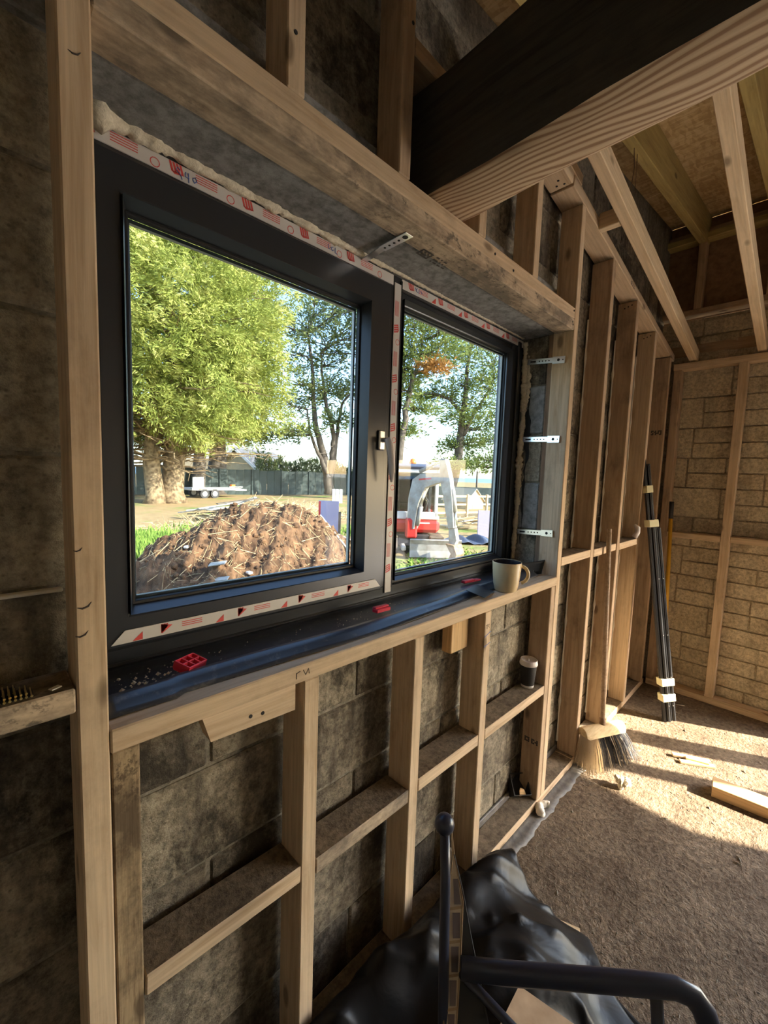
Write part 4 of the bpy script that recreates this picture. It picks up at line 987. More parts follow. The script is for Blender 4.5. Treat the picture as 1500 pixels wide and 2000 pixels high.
# ---- the big bright conifer on the left
def big_conifer(base, base2, label, seed, crown_c, crown_r, n, m):
    rs = random.Random(seed); rng = np.random.default_rng(seed); b = Vector(base)
    t_ = empty('conifer_tree', base, label, 'tree')
    MB().tube([b+Vector((0, 0, -.1)), b+Vector((.05, 0, .5)), b+Vector((-.1, .1, 2.2)), b+Vector((.2, .2, 6)), b+Vector((0, 0, 11))], [.62, .48, .42, .30, .12], 12).build('trunk', M['bark_pale'], t_, True)
    cc = np.array(crown_c); cr_ = np.array(crown_r)
    bm2 = MB()
    for i in range(46):
        z = rs.uniform(2.0, 13); a = rs.uniform(0, 2*PI); rr = .95*(1-((z-cc[2])/cr_[2])**2)**.5 if abs(z-cc[2]) < cr_[2] else .3
        e = Vector((b.x+math.cos(a)*cr_[0]*rr, b.y+math.sin(a)*cr_[1]*rr, z-.3+rs.uniform(-.4, .5))); s_ = Vector((b.x, b.y, z+.4))
        bm2.tube(wobble(s_, e, 6, .35, rs), [.11, .09, .07, .06, .045, .03, .012], 6)
    for i in range(90):                     # bare low boughs and twigs below the foliage
        z = rs.uniform(1.6, 4.2); a = rs.uniform(0, 2*PI); l_ = rs.uniform(1.5, 6.5); s_ = Vector((b.x+rs.uniform(0, 1.4), b.y+rs.uniform(-.3, 1.5), z)); e = s_+Vector((math.cos(a)*l_, math.sin(a)*l_, rs.uniform(-.6, 1.1)))
        pw_ = wobble(s_, e, 6, .28, rs); bm2.tube(pw_, [.06, .05, .042, .034, .026, .018, .008], 5)
        for j in (2, 3, 4, 5):
            q_ = pw_[j]; bm2.tube([q_, q_+Vector((rs.uniform(-.7, .7), rs.uniform(-.7, .7), rs.uniform(-.5, .3)))], [.018, .005], 4)
    bm2.build('branches', M['bark_pale'], t_)
    # clumps on the shell, twigs within each clump
    u = rng.normal(size=(n, 3)); u /= np.linalg.norm(u, axis=1, keepdims=True); rad = rng.uniform(.45, 1.0, (n, 1))**.6
    wav = 1 + .13*np.sin(u[:, :1]*9+seed) * np.cos(u[:, 2:]*8) + .08*np.sin(u[:, 1:2]*17)
    ctr = cc + u*rad*cr_*wav; keep = ctr[:, 2] > 3.35+.5*np.sin(ctr[:, 0]*1.3)
    ctr = ctr[keep]; u = u[keep]
    NS = 9; side = rng.normal(size=(len(ctr), 3))*np.array([1, 1, .35]); side /= np.linalg.norm(side, axis=1, keepdims=True)
    dr_ = u*.9 + side*.9 + np.array([0, 0, -.1]); dr_ /= np.linalg.norm(dr_, axis=1, keepdims=True)      # every clump is a spray growing along its own twig
    tt_ = np.tile(np.linspace(-.45, .75, NS), len(ctr))[:, None]
    CN = np.repeat(ctr, NS, 0) + np.repeat(dr_, NS, 0)*tt_ + rng.normal(size=(len(ctr)*NS, 3))*np.array([.10, .10, .06]); DN = np.repeat(dr_, NS, 0)*1.1 + np.array([0, 0, .12])
    fan_mesh('foliage', CN, DN, .26, 7, m, t_, rng, .15, .75, .05); return t_
T1 = big_conifer((7.0, 24.1, GZ), None, 'big yellow-green conifer filling the left of the window view', 3, (6.6, 24.5, 8.8), (7.7, 7.0, 8.4), 5900, M['leaf_bright'])
# ---- open cypress trees with bare stems and layered foliage
def cypress(base, stems, pads, label, seed, m, rb=.45, dead=None, dens=120):
    rs = random.Random(seed); rng = np.random.default_rng(seed); t_ = empty('cypress_tree', base, label, 'tree')
    b = Vector(base); tips = []
    for pts, r0, r1 in stems:
        pp = [Vector(p) for p in pts]; fine = []
        for i in range(len(pp)-1):
            for j in range(4): fine.append(pp[i].lerp(pp[i+1], j/4)+Vector((rs.uniform(-.06, .06), rs.uniform(-.06, .06), 0)))
        fine.append(pp[-1]); n = len(fine)
        MB().tube(fine, [r0+(r1-r0)*(i/(n-1))**.8 for i in range(n)], 9).build('trunk', M['bark'], t_, True); tips += fine[n//3:]
    br_ = MB(); CN = []; DN = []; CD = []; DD = []
    for pi2, (px_, py_, pz_, rx, rz) in enumerate(pads):
        c0 = Vector((px_, py_, pz_)); near = min(tips, key=lambda q: (q-c0).length + (2 if q.z > c0.z else 0))
        br_.tube(wobble(near, c0, 5, .25, rs), [.09, .075, .06, .05, .035, .015], 6)
        for i in range(6):
            e = c0 + Vector((rs.uniform(-1, 1)*rx, rs.uniform(-1, 1)*rx, rs.uniform(-.4, .6)*rz)); br_.tube(wobble(near.lerp(c0, .6), e, 4, .15, rs), [.04, .035, .025, .018, .008], 5)
        q = rng.normal(size=(dens, 3))*np.array([rx*.6, rx*.6, rz*.5]); cc = np.array(c0)+q
        d = q/np.linalg.norm(q, axis=1, keepdims=True)*np.array([1, 1, .4])+np.array([0, 0, .22])
        if dead and pi2 in dead: CD.append(cc); DD.append(d)
        else: CN.append(cc); DN.append(d)
    for i in range(26):                     # bare dead twigs low down
        s_ = rs.choice(tips); a = rs.uniform(0, 2*PI); l_ = rs.uniform(.8, 2.2); e = s_+Vector((math.cos(a)*l_, math.sin(a)*l_, rs.uniform(-.5, .5)))
        br_.tube(wobble(s_, e, 4, .12, rs), [.035, .028, .02, .014, .006], 5)
    br_.build('branches', M['bark'], t_)
    fan_mesh('foliage', np.concatenate(CN), np.concatenate(DN), .40, 6, m, t_, rng, .17, .8, -.05)
    if CD: fan_mesh('browned_foliage', np.concatenate(CD), np.concatenate(DD), .40, 6, M['leaf_dead'], t_, rng, .17, .8, 0)
    return t_
def vray(u_, v_, dist):
    d = r2*((u_-750)/815.2) - u2*((v_-1000)/815.2) + fwd
    d = d/math.hypot(d.x, d.y); return CAM + d*dist
def pads_from(lst, dist, rs_, k_=1.0):
    """foliage pads: placed by direction and distance, real size from the distance"""
    out_ = []
    for (u_, v_, rx, rz) in lst:
        p = vray(u_, v_, dist+rs_.uniform(-1.6, 1.6)); s_ = dist/815.2*1.15
        out_.append((p.x, p.y, p.z, rx*s_*k_, rz*s_*k_))
    return out_
def stem_from(lst, dist): return [tuple(vray(u_, v_, dist)) for u_, v_ in lst]
rs_ = random.Random(77)
d3 = 33
stems = [(stem_from([(643, 965), (640, 930), (632, 890), (618, 840), (612, 780), (610, 720), (600, 650)], d3), .42, .08), (stem_from([(642, 930), (650, 885), (652, 850), (640, 800), (630, 740), (627, 690)], d3), .30, .07), (stem_from([(645, 935), (655, 880), (660, 830), (668, 790), (690, 760)], d3+.5), .24, .06), (stem_from([(640, 925), (622, 885), (606, 850), (600, 800)], d3-.5), .2, .06)]
pl = [(600, 640, 45, 28), (640, 665, 50, 26), (575, 690, 50, 30), (640, 715, 45, 22), (585, 745, 50, 26), (620, 600, 35, 25), (670, 640, 40, 30), (690, 690, 35, 25), (560, 790, 50, 22), (600, 775, 40, 18), (650, 760, 40, 16), (540, 850, 36, 12), (580, 840, 30, 10), (690, 760, 30, 14), (660, 820, 22, 16), (700, 590, 40, 40), (720, 640, 40, 40), (620, 560, 30, 24), (675, 600, 36, 24), (560, 640, 40, 30)]
p0_ = vray(643, 965, d3); cypress((p0_.x, p0_.y, GZ), stems, pads_from(pl, d3, rs_), 'tall multi-stemmed cypress behind the fence left of the mullion', 11, M['leaf_dull'])
d4 = 31
stems = [(stem_from([(772, 1000), (776, 930), (784, 870), (793, 800), (806, 740), (820, 700), (826, 650)], d4), .40, .08), (stem_from([(778, 900), (775, 840), (782, 780), (790, 720), (788, 660)], d4+.4), .26, .07)]
pl = [(800, 640, 45, 26), (840, 640, 45, 26), (790, 690, 42, 24), (830, 690, 45, 20), (870, 650, 40, 22), (810, 600, 45, 28), (770, 620, 45, 30), (770, 700, 35, 26), (780, 760, 30, 16), (860, 690, 36, 14), (820, 560, 50, 26), (800, 735, 26, 12), (880, 610, 40, 24), (790, 840, 24, 12), (820, 800, 26, 8), (770, 570, 40, 30), (850, 716, 20, 8)]
p0_ = vray(772, 1000, d4); cypress((p0_.x, p0_.y, GZ), stems, pads_from(pl, d4, rs_), 'cypress rising behind the digger cab with one browned branch', 12, M['leaf_mid'], dead={16})
d5 = 36
stems = [(stem_from([(872, 985), (886, 930), (897, 880), (902, 830), (908, 780), (912, 730), (918, 680)], d5), .55, .10), (stem_from([(905, 850), (925, 810), (945, 780), (965, 740)], d5), .22, .06), (stem_from([(904, 810), (880, 780), (850, 770), (815, 770)], d5), .20, .05), (stem_from([(965, 985), (974, 950), (984, 900), (995, 850), (1000, 780)], d5-1), .40, .15)]
pl = [(920, 690, 50, 28), (960, 700, 45, 28), (890, 700, 40, 22), (940, 740, 50, 20), (970, 760, 36, 20), (895, 750, 40, 16), (860, 770, 44, 12), (920, 790, 45, 16), (965, 805, 40, 16), (940, 835, 36, 12), (900, 815, 30, 10), (920, 865, 34, 10), (960, 860, 30, 12), (890, 870, 24, 10), (950, 895, 30, 12), (930, 910, 30, 8), (885, 905, 22, 7), (960, 660, 45, 26), (925, 650, 50, 26), (830, 775, 24, 7), (985, 720, 36, 30), (1000, 800, 30, 30)]
p0_ = vray(872, 985, d5); cypress((p0_.x, p0_.y, GZ), stems, pads_from(pl, d5, rs_), 'leaning layered cypress with thick trunk in the right pane', 13, M['leaf_mid'])
# two old trunks beside the conifer, and two dark ones further back
for (u_, v_, dist, r0, mt_, lb) in ((338, 978, 26.5, .62, 'bark_pale', 'thick pale-barked trunk right of the big conifer trunk'), (388, 955, 34, .5, 'bark', 'dark bare trunk behind the trailer board'), (423, 958, 35.5, .75, 'bark', 'broad dark trunk behind the trailer bed')):
    b = vray(u_, v_, dist); rs = random.Random(int(u_)); rng = np.random.default_rng(int(u_))
    t_ = empty('conifer_tree', (b.x, b.y, GZ), lb, 'tree')
    MB().tube([(b.x, b.y, GZ-.1), (b.x-.05, b.y, GZ+.6), (b.x+.1, b.y, 2.4), (b.x+.2, b.y+.2, 6), (b.x+.1, b.y+.3, 11)], [r0*1.35, r0, r0*.88, r0*.6, r0*.3], 12).build('trunk', M[mt_], t_, True)
    n = 420; a = rng.uniform(0, 2*PI, n); z = rng.uniform(4.4, 11, n); R_ = rng.uniform(.6, 1, n)*(4.2-(z-3)*.25)
    C_ = np.stack([b.x+np.cos(a)*R_, b.y+np.sin(a)*R_, z-.12*R_], 1); D_ = np.stack([np.cos(a), np.sin(a), -.1+0*a], 1)
    bb = MB()
    for i in range(18):
        j = i*20; bb.tube(wobble((b.x, b.y, C_[j, 2]+.5), C_[j], 5, .2, rs), [.08, .07, .055, .04, .03, .012], 5)
    bb.build('branches', M['bark'], t_)
    fan_mesh('foliage', np.repeat(C_, 5, 0)+rng.normal(size=(n*5, 3))*.35, np.repeat(D_, 5, 0), .42, 5, M['leaf_mid'] if mt_ == 'bark' else M['leaf_bright'], t_, rng, .18, .8, .1)
# ---- young conifer hedge behind the fence: each plant its own
hp_ = []
for i in range(22):
    u_ = 505+i*10.2; hp_.append((u_, 40+random.uniform(-1, 1), random.uniform(2.6, 3.5) if u_ < 640 else random.uniform(2.0, 3.2)))
for i, (u_, dist, hgt) in enumerate(hp_):
    b = vray(u_, 955, dist); rng = np.random.default_rng(900+i)
    t_ = empty('hedge_conifer', (b.x, b.y, GZ), 'slender young conifer in the hedge row above the dark fence', 'hedge plant', 'young conifers in the hedge row behind the fence')
    MB().tube([(b.x, b.y, GZ), (b.x, b.y, GZ+hgt)], [.04, .01], 5).build('stem', M['bark'], t_)
    n = 90; z = rng.uniform(.2, 1, n); a = rng.uniform(0, 2*PI, n); R_ = (1.05-z)*.55*rng.uniform(.3, 1, n)
    C_ = np.stack([b.x+np.cos(a)*R_, b.y+np.sin(a)*R_, GZ+z*hgt], 1); D_ = np.stack([np.cos(a)*.5, np.sin(a)*.5, .8+0*a], 1)
    fan_mesh('foliage', C_, D_, .34, 5, M['leaf_dull'], t_, rng, .2, .6, -.1)
# ---- dark board fence
fa = vray(255, 958, 34); fb = vray(700, 966, 39.5); fa = Vector((fa.x, fa.y, GZ)); fb = Vector((fb.x, fb.y, GZ)); dirf = (fb-fa).normalized(); Lf = (fb-fa).length+6
fa = fa - dirf*4; fen = empty('board_fence', fa, 'long dark green board fence at the back of the garden', 'fence')
nb = int((Lf+4)/.62)
for i in range(nb):
    p = fa+dirf*(.62*i); q = fa+dirf*(.62*i+.60); hh = 2.0+.03*math.sin(i*1.7)
    timber('fence_board', p+Vector((0, 0, hh/2)), q+Vector((0, 0, hh/2)), hh, .03, M['fence_green'], fen, (-dirf.y, dirf.x, 0), .005)
for i in range(0, nb, 4):
    p = fa+dirf*(.62*i)-Vector((-dirf.y, dirf.x, 0))*.06; MB().cbox(p.x-.05, p.x+.05, p.y-.05, p.y+.05, GZ, GZ+2.05, .01).build('fence_post', M['fence_green'], fen)
# ---- house gable beyond
hc = vray(462, 935, 46); hs = empty('house', (hc.x, hc.y, GZ), 'distant house gable with grey roof and white verge above the fence', 'house')
toC = Vector((CAM.x-hc.x, CAM.y-hc.y, 0)).normalized(); sx = Vector((-toC.y, toC.x, 0)); sx = sx if sx.dot(r2) > 0 else -sx
HM = Matrix(((sx.x, -toC.x, 0, hc.x), (sx.y, -toC.y, 0, hc.y), (0, 0, 1, GZ), (0, 0, 0, 1))) @ Matrix.Rotation(-.5, 4, 'Z')
MB().prism([(-2.6, 0), (2.6, 0), (2.6, 1.9), (0, 4.1), (-2.6, 1.9)], 0, 9, HM).build('wall', M['ply'], hs)
MB().add([HM @ Vector(v) for v in ((-3.0, -.5, 1.65), (0, -.5, 4.25), (0, 9.3, 4.25), (-3.0, 9.3, 1.65), (-3.0, -.5, 1.55), (0, -.5, 4.12), (0, 9.3, 4.12), (-3.0, 9.3, 1.55))], [(0, 1, 2, 3), (7, 6, 5, 4), (0, 4, 5, 1), (1, 5, 6, 2), (2, 6, 7, 3), (3, 7, 4, 0)]).build('roof', M['roofslate'], hs)
MB().add([HM @ Vector(v) for v in ((3.0, -.5, 1.65), (0, -.5, 4.25), (0, 9.3, 4.25), (3.0, 9.3, 1.65), (3.0, -.5, 1.55), (0, -.5, 4.12), (0, 9.3, 4.12), (3.0, 9.3, 1.55))], [(0, 3, 2, 1), (4, 5, 6, 7), (0, 1, 5, 4), (1, 2, 6, 5), (2, 3, 7, 6), (3, 0, 4, 7)]).build('roof', M['roofslate'], hs)
for sg in (-1, 1): MB().prism([(0, 4.30), (sg*3.05, 1.68), (sg*3.05, 1.36), (0, 3.98)] if sg > 0 else [(0, 3.98), (-3.05, 1.36), (-3.05, 1.68), (0, 4.30)], -.56, -.50, HM).build('verge_board', M['white'], hs)
MB().prism([(-7.5, 0), (-3.2, 0), (-3.2, 3.0), (-7.5, 3.0)], 2, 8, HM).build('side_wall', M['ply'], hs)
# ---- flatbed trailer
tl = vray(375, 970, 30); trl = vray(470, 969, 31.5); tdir = Vector((trl.x-tl.x, trl.y-tl.y, 0)).normalized(); tn = Vector((-tdir.y, tdir.x, 0))
if tn.dot(fwd) < 0: tn = -tn
TM = Matrix(((tdir.x, tn.x, 0, tl.x), (tdir.y, tn.y, 0, tl.y), (0, 0, 1, GZ), (0, 0, 0, 1)))
tr_ = empty('flatbed_trailer', (tl.x, tl.y, GZ), 'white flatbed trailer with a tall headboard parked by the trunks', 'trailer')
MB().cbox(0, 3.5, 0, 1.9, .52, .66, .02, TM).cbox(0, 2.6, -.03, .03, .60, .72, .01, TM).build('bed', M['white'], tr_)
MB().cbox(.05, .80, .0, .05, .66, 1.42, .01, TM).build('headboard', M['white'], tr_)
MB().cbox(3.4, 4.3, .7, .78, .45, .55, .01, TM).cbox(3.4, 4.3, 1.1, 1.18, .45, .55, .01, TM).cbox(2.6, 3.6, 0, .06, .72, .80, .01, TM).build('drawbar', M['white'], tr_)
for x in (.85, 1.55):
    for y in (-.02, 1.72):
        c0 = TM @ Vector((x, y, .30)); c1 = TM @ Vector((x, y+.20, .30)); wh = MB().tube([c0, c1], .30, 20).build('wheel', M['dark'], tr_)
        MB().tube([c0-tn*.01, c0+tn*.02], .17, 16).build('hub', M['white'], wh)
MB().cbox(.45, 2.05, -.05, .2, .58, .64, .02, TM).build('mudguard', M['dirtywhite'], tr_)
MB().cbox(2.9, 3.2, .3, .6, .72, .92, .04, TM).build('winch', M['orange'], tr_)

# ---- mini excavator
ec = vray(803, 1050, 11.0); ec = Vector((ec.x, ec.y, GZ))
f_ = Vector((CAM.x-ec.x, CAM.y-ec.y, 0)).normalized(); r_ = Vector((-f_.y, f_.x, 0))
if r_.dot(r2) < 0: r_ = -r_
EM = Matrix(((r_.x, f_.x, 0, ec.x), (r_.y, f_.y, 0, ec.y), (0, 0, 1, GZ), (0, 0, 0, 1))) @ Matrix.Rotation(-.10, 4, 'Z') @ Matrix.Scale(1.1, 4)
ex = empty('mini_excavator', ec, 'white and red mini digger with its boom folded in front', 'excavator')
def eb(name, boxes, m, par=ex, c=.02):
    mb = MB()
    for b in boxes: mb.cbox(*b, c, EM)
    return mb.build(name, M[m], par)
for s_ in (-.52, .52):                                # tracks
    pr = [(-.80, .18), (-.68, .04), (.68, .04), (.80, .18), (.76, .34), (.62, .42), (-.62, .42), (-.76, .34)]
    tk = MB().prism([(p[0], p[1]) for p in pr], s_-.15, s_+.15, EM @ Matrix.Rotation(PI/2, 4, 'Z')).build('track', M['track'], ex)
    for i in range(9): q = MB().cbox(s_-.155, s_+.155, -.72+.17*i, -.66+.17*i, .40, .445, .01, EM); q.build('grouser', M['track'], tk)
eb('undercarriage', [(-.36, .36, -.5, .5, .18, .46)], 'dark')
bl = MB(); P = [(0, .0), (.06, .02), (.02, .16), (.03, .30), (.08, .40), (.04, .42), (-.03, .30), (-.05, .14)]
bl.prism([(p[0]+.98, p[1]+.02) for p in P], -1.0, .12, EM @ Matrix.Rotation(PI/2, 4, 'Z')); blo = bl.build('blade', M['dirtywhite'], ex)
eb('blade_arm', [(-.30, -.2, .4, .98, .16, .26), (.2, .30, .4, .98, .16, .26)], 'dirtywhite')
eb('slew_body', [(-.62, .60, -.85, .50, .50, .80)], 'redpaint', ex, .08)
eb('counterweight', [(-.60, .60, -.95, -.7, .55, 1.1)], 'redpaint', ex, .06)
dec = MB().box(-.02, .36, .502, .506, .715, .745, EM).box(-.16, -.06, .502, .506, .66, .74, EM).build('body_lettering', M['white'], ex)
eb('skirt', [(-.60, .58, -.5, .46, .80, .90)], 'white')
cabin = eb('cab_frame', [(-.60, -.52, .38, .46, .86, 1.98), (.46, .54, .38, .46, .86, 1.98), (-.60, -.52, -.75, -.67, .86, 1.98), (.46, .54, -.75, -.67, .86, 1.98), (-.60, .54, .38, .46, 1.86, 1.96), (-.60, .54, .38, .46, .86, .98)], 'white')
eb('cab_roof', [(-.64, .58, -.80, .52, 1.95, 2.07)], 'tarp', ex, .05)
for nm, b in (('front_glass', (-.52, .46, .41, .42, .98, 1.88)), ('side_glass', (.50, .51, -.67, .38, .98, 1.88)), ('side_glass', (-.57, -.56, -.67, .38, .98, 1.88)), ('rear_glass', (-.52, .46, -.72, -.71, 1.2, 1.88))):
    MB().box(*b, EM).build(nm, M['glass'], cabin)
eb('seat', [(-.30, .15, -.45, .0, .95, 1.12), (-.30, .15, -.50, -.36, 1.10, 1.72)], 'dark', ex, .05)
eb('control_console', [(.15, .30, -.1, .30, .9, 1.25), (-.45, -.32, -.1, .30, .9, 1.2)], 'dark', ex, .03)
q = EM @ Vector((-.05, .2, 2.07)); MB().lathe([(0, 0), (.09, 0), (.09, .05), (.06, .12), (0, .14)], 16, q).build('beacon', M['orange'], ex, True)
# boom in its own plane, swung to the right
BMx = EM @ Matrix.Translation(Vector((-.05, .62, 0))) @ Matrix.Rotation(.75, 4, 'Z')
eb('swing_post', [(-.20, .06, .42, .72, .40, .85)], 'redpaint', ex, .04)
bpoly = [(-.10, .62), (.10, .62), (.20, 1.20), (.36, 1.55), (.66, 1.66), (.80, 1.68), (.84, 1.84), (.72, 1.88), (.22, 1.84), (.02, 1.72), (-.08, 1.30)]
MB().prism(bpoly, -.08, .08, BMx).build('boom', M['dirtywhite'], ex)
MB().prism([(.20, 1.74), (.52, 1.77), (.52, 1.735), (.20, 1.705)], -.083, -.0815, BMx).build('boom_lettering', M['redpaint'], ex)
MB().prism([(.20, 1.74), (.52, 1.77), (.52, 1.735), (.20, 1.705)], .0815, .083, BMx).build('boom_lettering', M['redpaint'], ex)
dpoly = [(.70, 2.16), (.84, 2.18), (.98, 1.75), (1.06, 1.30), (1.12, .75), (1.00, .72), (.86, 1.30), (.74, 1.75)]
MB().prism(dpoly, -.075, .075, BMx).build('dipper_arm', M['dirtywhite'], ex)
def ecyl(name, a, b, ra=.055, rb=.028, split=.55):
    a = Vector((a[0], 0, a[1])); b = Vector((b[0], 0, b[1])); mid = a.lerp(b, split); A, B_, Cc = BMx @ a, BMx @ mid, BMx @ b
    o = MB().tube([A, B_], ra, 12).build(name, M['dirtywhite'], ex, True); MB().tube([B_, Cc], rb, 10).build('piston_rod', M['galv'], o, True)
ecyl('lift_cylinder', (.14, .70), (.30, 1.48)); ecyl('arm_cylinder', (.16, 1.90), (.76, 2.14), .05, .025); ecyl('bucket_cylinder', (1.02, 1.55), (1.16, .80), .05, .025, .62)
MB().tube([BMx @ Vector(p) for p in ((.0, -.1, 1.0), (.25, -.14, 1.05), (.30, -.14, 1.25), (.22, -.12, 1.38))], .018, 8).build('hose', M['dark'], ex, True)
MB().prism([(1.0, .72), (1.14, .74), (1.20, .50), (1.12, .30), (1.02, .46)], -.06, .06, BMx).build('bucket_link', M['dirtywhite'], ex)
bk = [(1.0, .42), (1.20, .40), (1.28, .22), (1.20, .02), (1.02, -.02), (.96, .04), (1.08, .10), (1.14, .22)]
MB().prism(bk, -.16, .16, BMx).build('bucket', M['rust'], ex)
tt = MB()
for i in range(4): tt.cbox(.90, 1.0, -.15+.085*i, -.11+.085*i, -.02, .03, .008, BMx)
tt.build('bucket_teeth', M['rust'], ex)

# ---- soil mound in front of the window
bumps = [(vray(540, 1000, 8.3), .95, 1.35), (vray(470, 1040, 7.4), .55, 1.2), (vray(390, 1047, 7.3), .55, 1.25), (vray(300, 1085, 6.6), .45, 1.1), (vray(610, 1030, 7.9), .50, 1.0), (vray(560, 1100, 6.2), .35, 1.2), (vray(660, 1060, 8.2), .25, .8), (vray(430, 1120, 5.4), .25, 1.1)]
def mh(x, y):
    h = 0
    for b, a, s_ in bumps: h = max(h, a*math.exp(-((x-b.x)**2+(y-b.y)**2)/(s_*s_)*.9)) if False else h + a*math.exp(-((x-b.x)**2+(y-b.y)**2)/(s_*s_)*1.1)*.80
    r = .05*math.sin(x*6.1+2*math.sin(y*3.3)) + .05*math.sin(y*7.3+1.7*math.sin(x*4.1)) + .03*math.sin(x*15+y*9) + .025*math.sin(x*23-y*19) + .018*math.sin(x*41+y*33) + .014*math.sin(x*67-y*29) + .012*math.sin(y*83+x*51)
    return h + r*min(1, h*3)
nx = 260; vs = []; mx0, mx1, my0, my1 = -.4, 7.8, 3.2, 9.6; rs = random.Random(8)
for i in range(nx+1):
    for j in range(nx+1):
        x = mx0+(mx1-mx0)*i/nx; y = my0+(my1-my0)*j/nx; h = mh(x, y); vs.append((x, y, GZ-.06+h + (rs.uniform(-.026, .026) if h > .05 else 0)))
fs = [(i*(nx+1)+j, (i+1)*(nx+1)+j, (i+1)*(nx+1)+j+1, i*(nx+1)+j+1) for i in range(nx) for j in range(nx)]
md = meshobj('soil_mound', vs, fs, M['soil'], smooth=True); tag(md, 'big heap of brown excavated soil just outside the window', 'soil heap')
st = MB(); rs = random.Random(31)
for i in range(2100):
    b = rs.choice(bumps); x = b[0].x+rs.gauss(0, .8); y = b[0].y+rs.gauss(0, .8); h = mh(x, y)
    if h < .12: continue
    a = rs.uniform(0, 2*PI); l_ = rs.uniform(.05, .16) if i % 12 else rs.uniform(.2, .5); z = GZ-.06+h
    e = Vector((x+math.cos(a)*l_, y+math.sin(a)*l_, 0)); e.z = GZ-.06+mh(e.x, e.y)+rs.uniform(0, .06)
    st.tube([(x, y, z+.005), e], [.004, .002] if l_ < .2 else [.007, .003], 3, False)
tag(st.build('roots_and_straw', M['straw']), 'pale roots and straw sticking out of the soil heap', 'roots', kind='stuff')
cl = MB(); 
for i in range(1400):
    b = rs.choice(bumps); x = b[0].x+rs.gauss(0, .9); y = b[0].y+rs.gauss(0, .9); h = mh(x, y)
    if h < .05: continue
    r = rs.uniform(.01, .03) if i % 14 else rs.uniform(.03, .06); q = Matrix.Translation(Vector((x, y, GZ-.06+h))) @ Matrix.Rotation(rs.uniform(0, 3), 4, Vector((rs.random(), rs.random(), rs.random()+.1)))
    cl.cbox(-r, r, -r*.8, r*.8, -r*.7, r*.7, r*.4, q)
tag(cl.build('soil_clods', M['soil']), 'clods of soil lying over the brown heap', 'clods', kind='stuff')
for i, (u_, v_, dd) in enumerate(((366, 1084, 6.6), (487, 1102, 6.0))):
    p = vray(u_, v_, dd); p.z = GZ-.06+mh(p.x, p.y)+.02; o = MB().cbox(-.05, .05, -.035, .035, -.02, .02, .012, Matrix.Translation(p) @ Matrix.Rotation(.6+i, 4, 'Z')).build('litter', M['white']); tag(o, ['pale blue-white scrap on the left of the soil heap', 'small white scrap in the middle of the soil heap'][i], 'litter')
# boards lying at the foot of the heap
for i, (u0, v0, u1, v1, dd) in enumerate(((615, 1085, 690, 1112, 8.6), (622, 1098, 680, 1122, 8.0), (640, 1082, 692, 1098, 9.0))):
    a = vray(u0, v0, dd); b = vray(u1, v1, dd-.4); a.z = max(GZ+.06, GZ+mh(a.x, a.y)); b.z = max(GZ+.05, GZ+mh(b.x, b.y))
    o = timber('long_board', a, b, .03, .14, M['timber_grey'], None, (0, 1, 0), .004); tag(o, ['middle long grey board at the foot of the soil heap', 'nearest long grey board at the foot of the soil heap', 'furthest long grey board at the foot of the soil heap'][i], 'board')
for i in range(10):
    b = vray(425+2*i, 1092+10*i*.8, 5.9-.16*i); z = GZ-.06+mh(b.x, b.y)+.03; L_ = .22+.035*i
    dirx = Vector((r2.x, r2.y, 0)).normalized()
    o = timber('slate_offcut', Vector((b.x, b.y, z))-dirx*L_*.5, Vector((b.x, b.y, z+.04))+dirx*L_*.5, .015, .10, M['timber_grey'], None, (-dirx.y, dirx.x, .25), .003); tag(o, 'thin grey board offcut in the row stepping down the soil heap', 'board offcut', 'grey offcuts stepping down the soil heap')
# ---- plank pile and brushwood behind the mound
rs = random.Random(41); pc_ = vray(440, 1003, 17.5)
for i in range(16):
    a = rs.uniform(-.5, .5) + (0 if i < 10 else 1.0); l_ = rs.uniform(1.0, 2.2); c0 = Vector((pc_.x+rs.uniform(-1.0, 1.2), pc_.y+rs.uniform(-.6, .6), GZ+.06+.04*i)); dd_ = (Vector((r2.x, r2.y, 0)).normalized()*math.cos(a)+Vector((fwd.x, fwd.y, 0)).normalized()*math.sin(a))
    o = timber('plank', c0-dd_*l_*.5, c0+dd_*l_*.5+Vector((0, 0, rs.uniform(0, .35))), .035, .16, M['timber_grey'] if i % 3 else M['bark'], None, (-dd_.y, dd_.x, 0), .004); tag(o, 'weathered plank in the heap between trailer and soil heap', 'plank', 'weathered planks heaped near the trailer')
bs_ = MB(); bc = vray(545, 985, 17)
for i in range(900):
    x = bc.x+rs.gauss(0, 2.1); y = bc.y+rs.gauss(0, .9); h = .75*math.exp(-((x-bc.x)/2.4)**2); z = GZ+h*rs.random(); a = rs.uniform(0, 2*PI); l_ = rs.uniform(.2, .7)
    bs_.tube([(x, y, z), (x+math.cos(a)*l_, y+math.sin(a)*l_, z+rs.uniform(-.1, .35))], [.012, .005], 3, False)
tag(bs_.build('brushwood', M['straw']), 'heap of dry brushwood behind the soil mound', 'brushwood', kind='stuff')
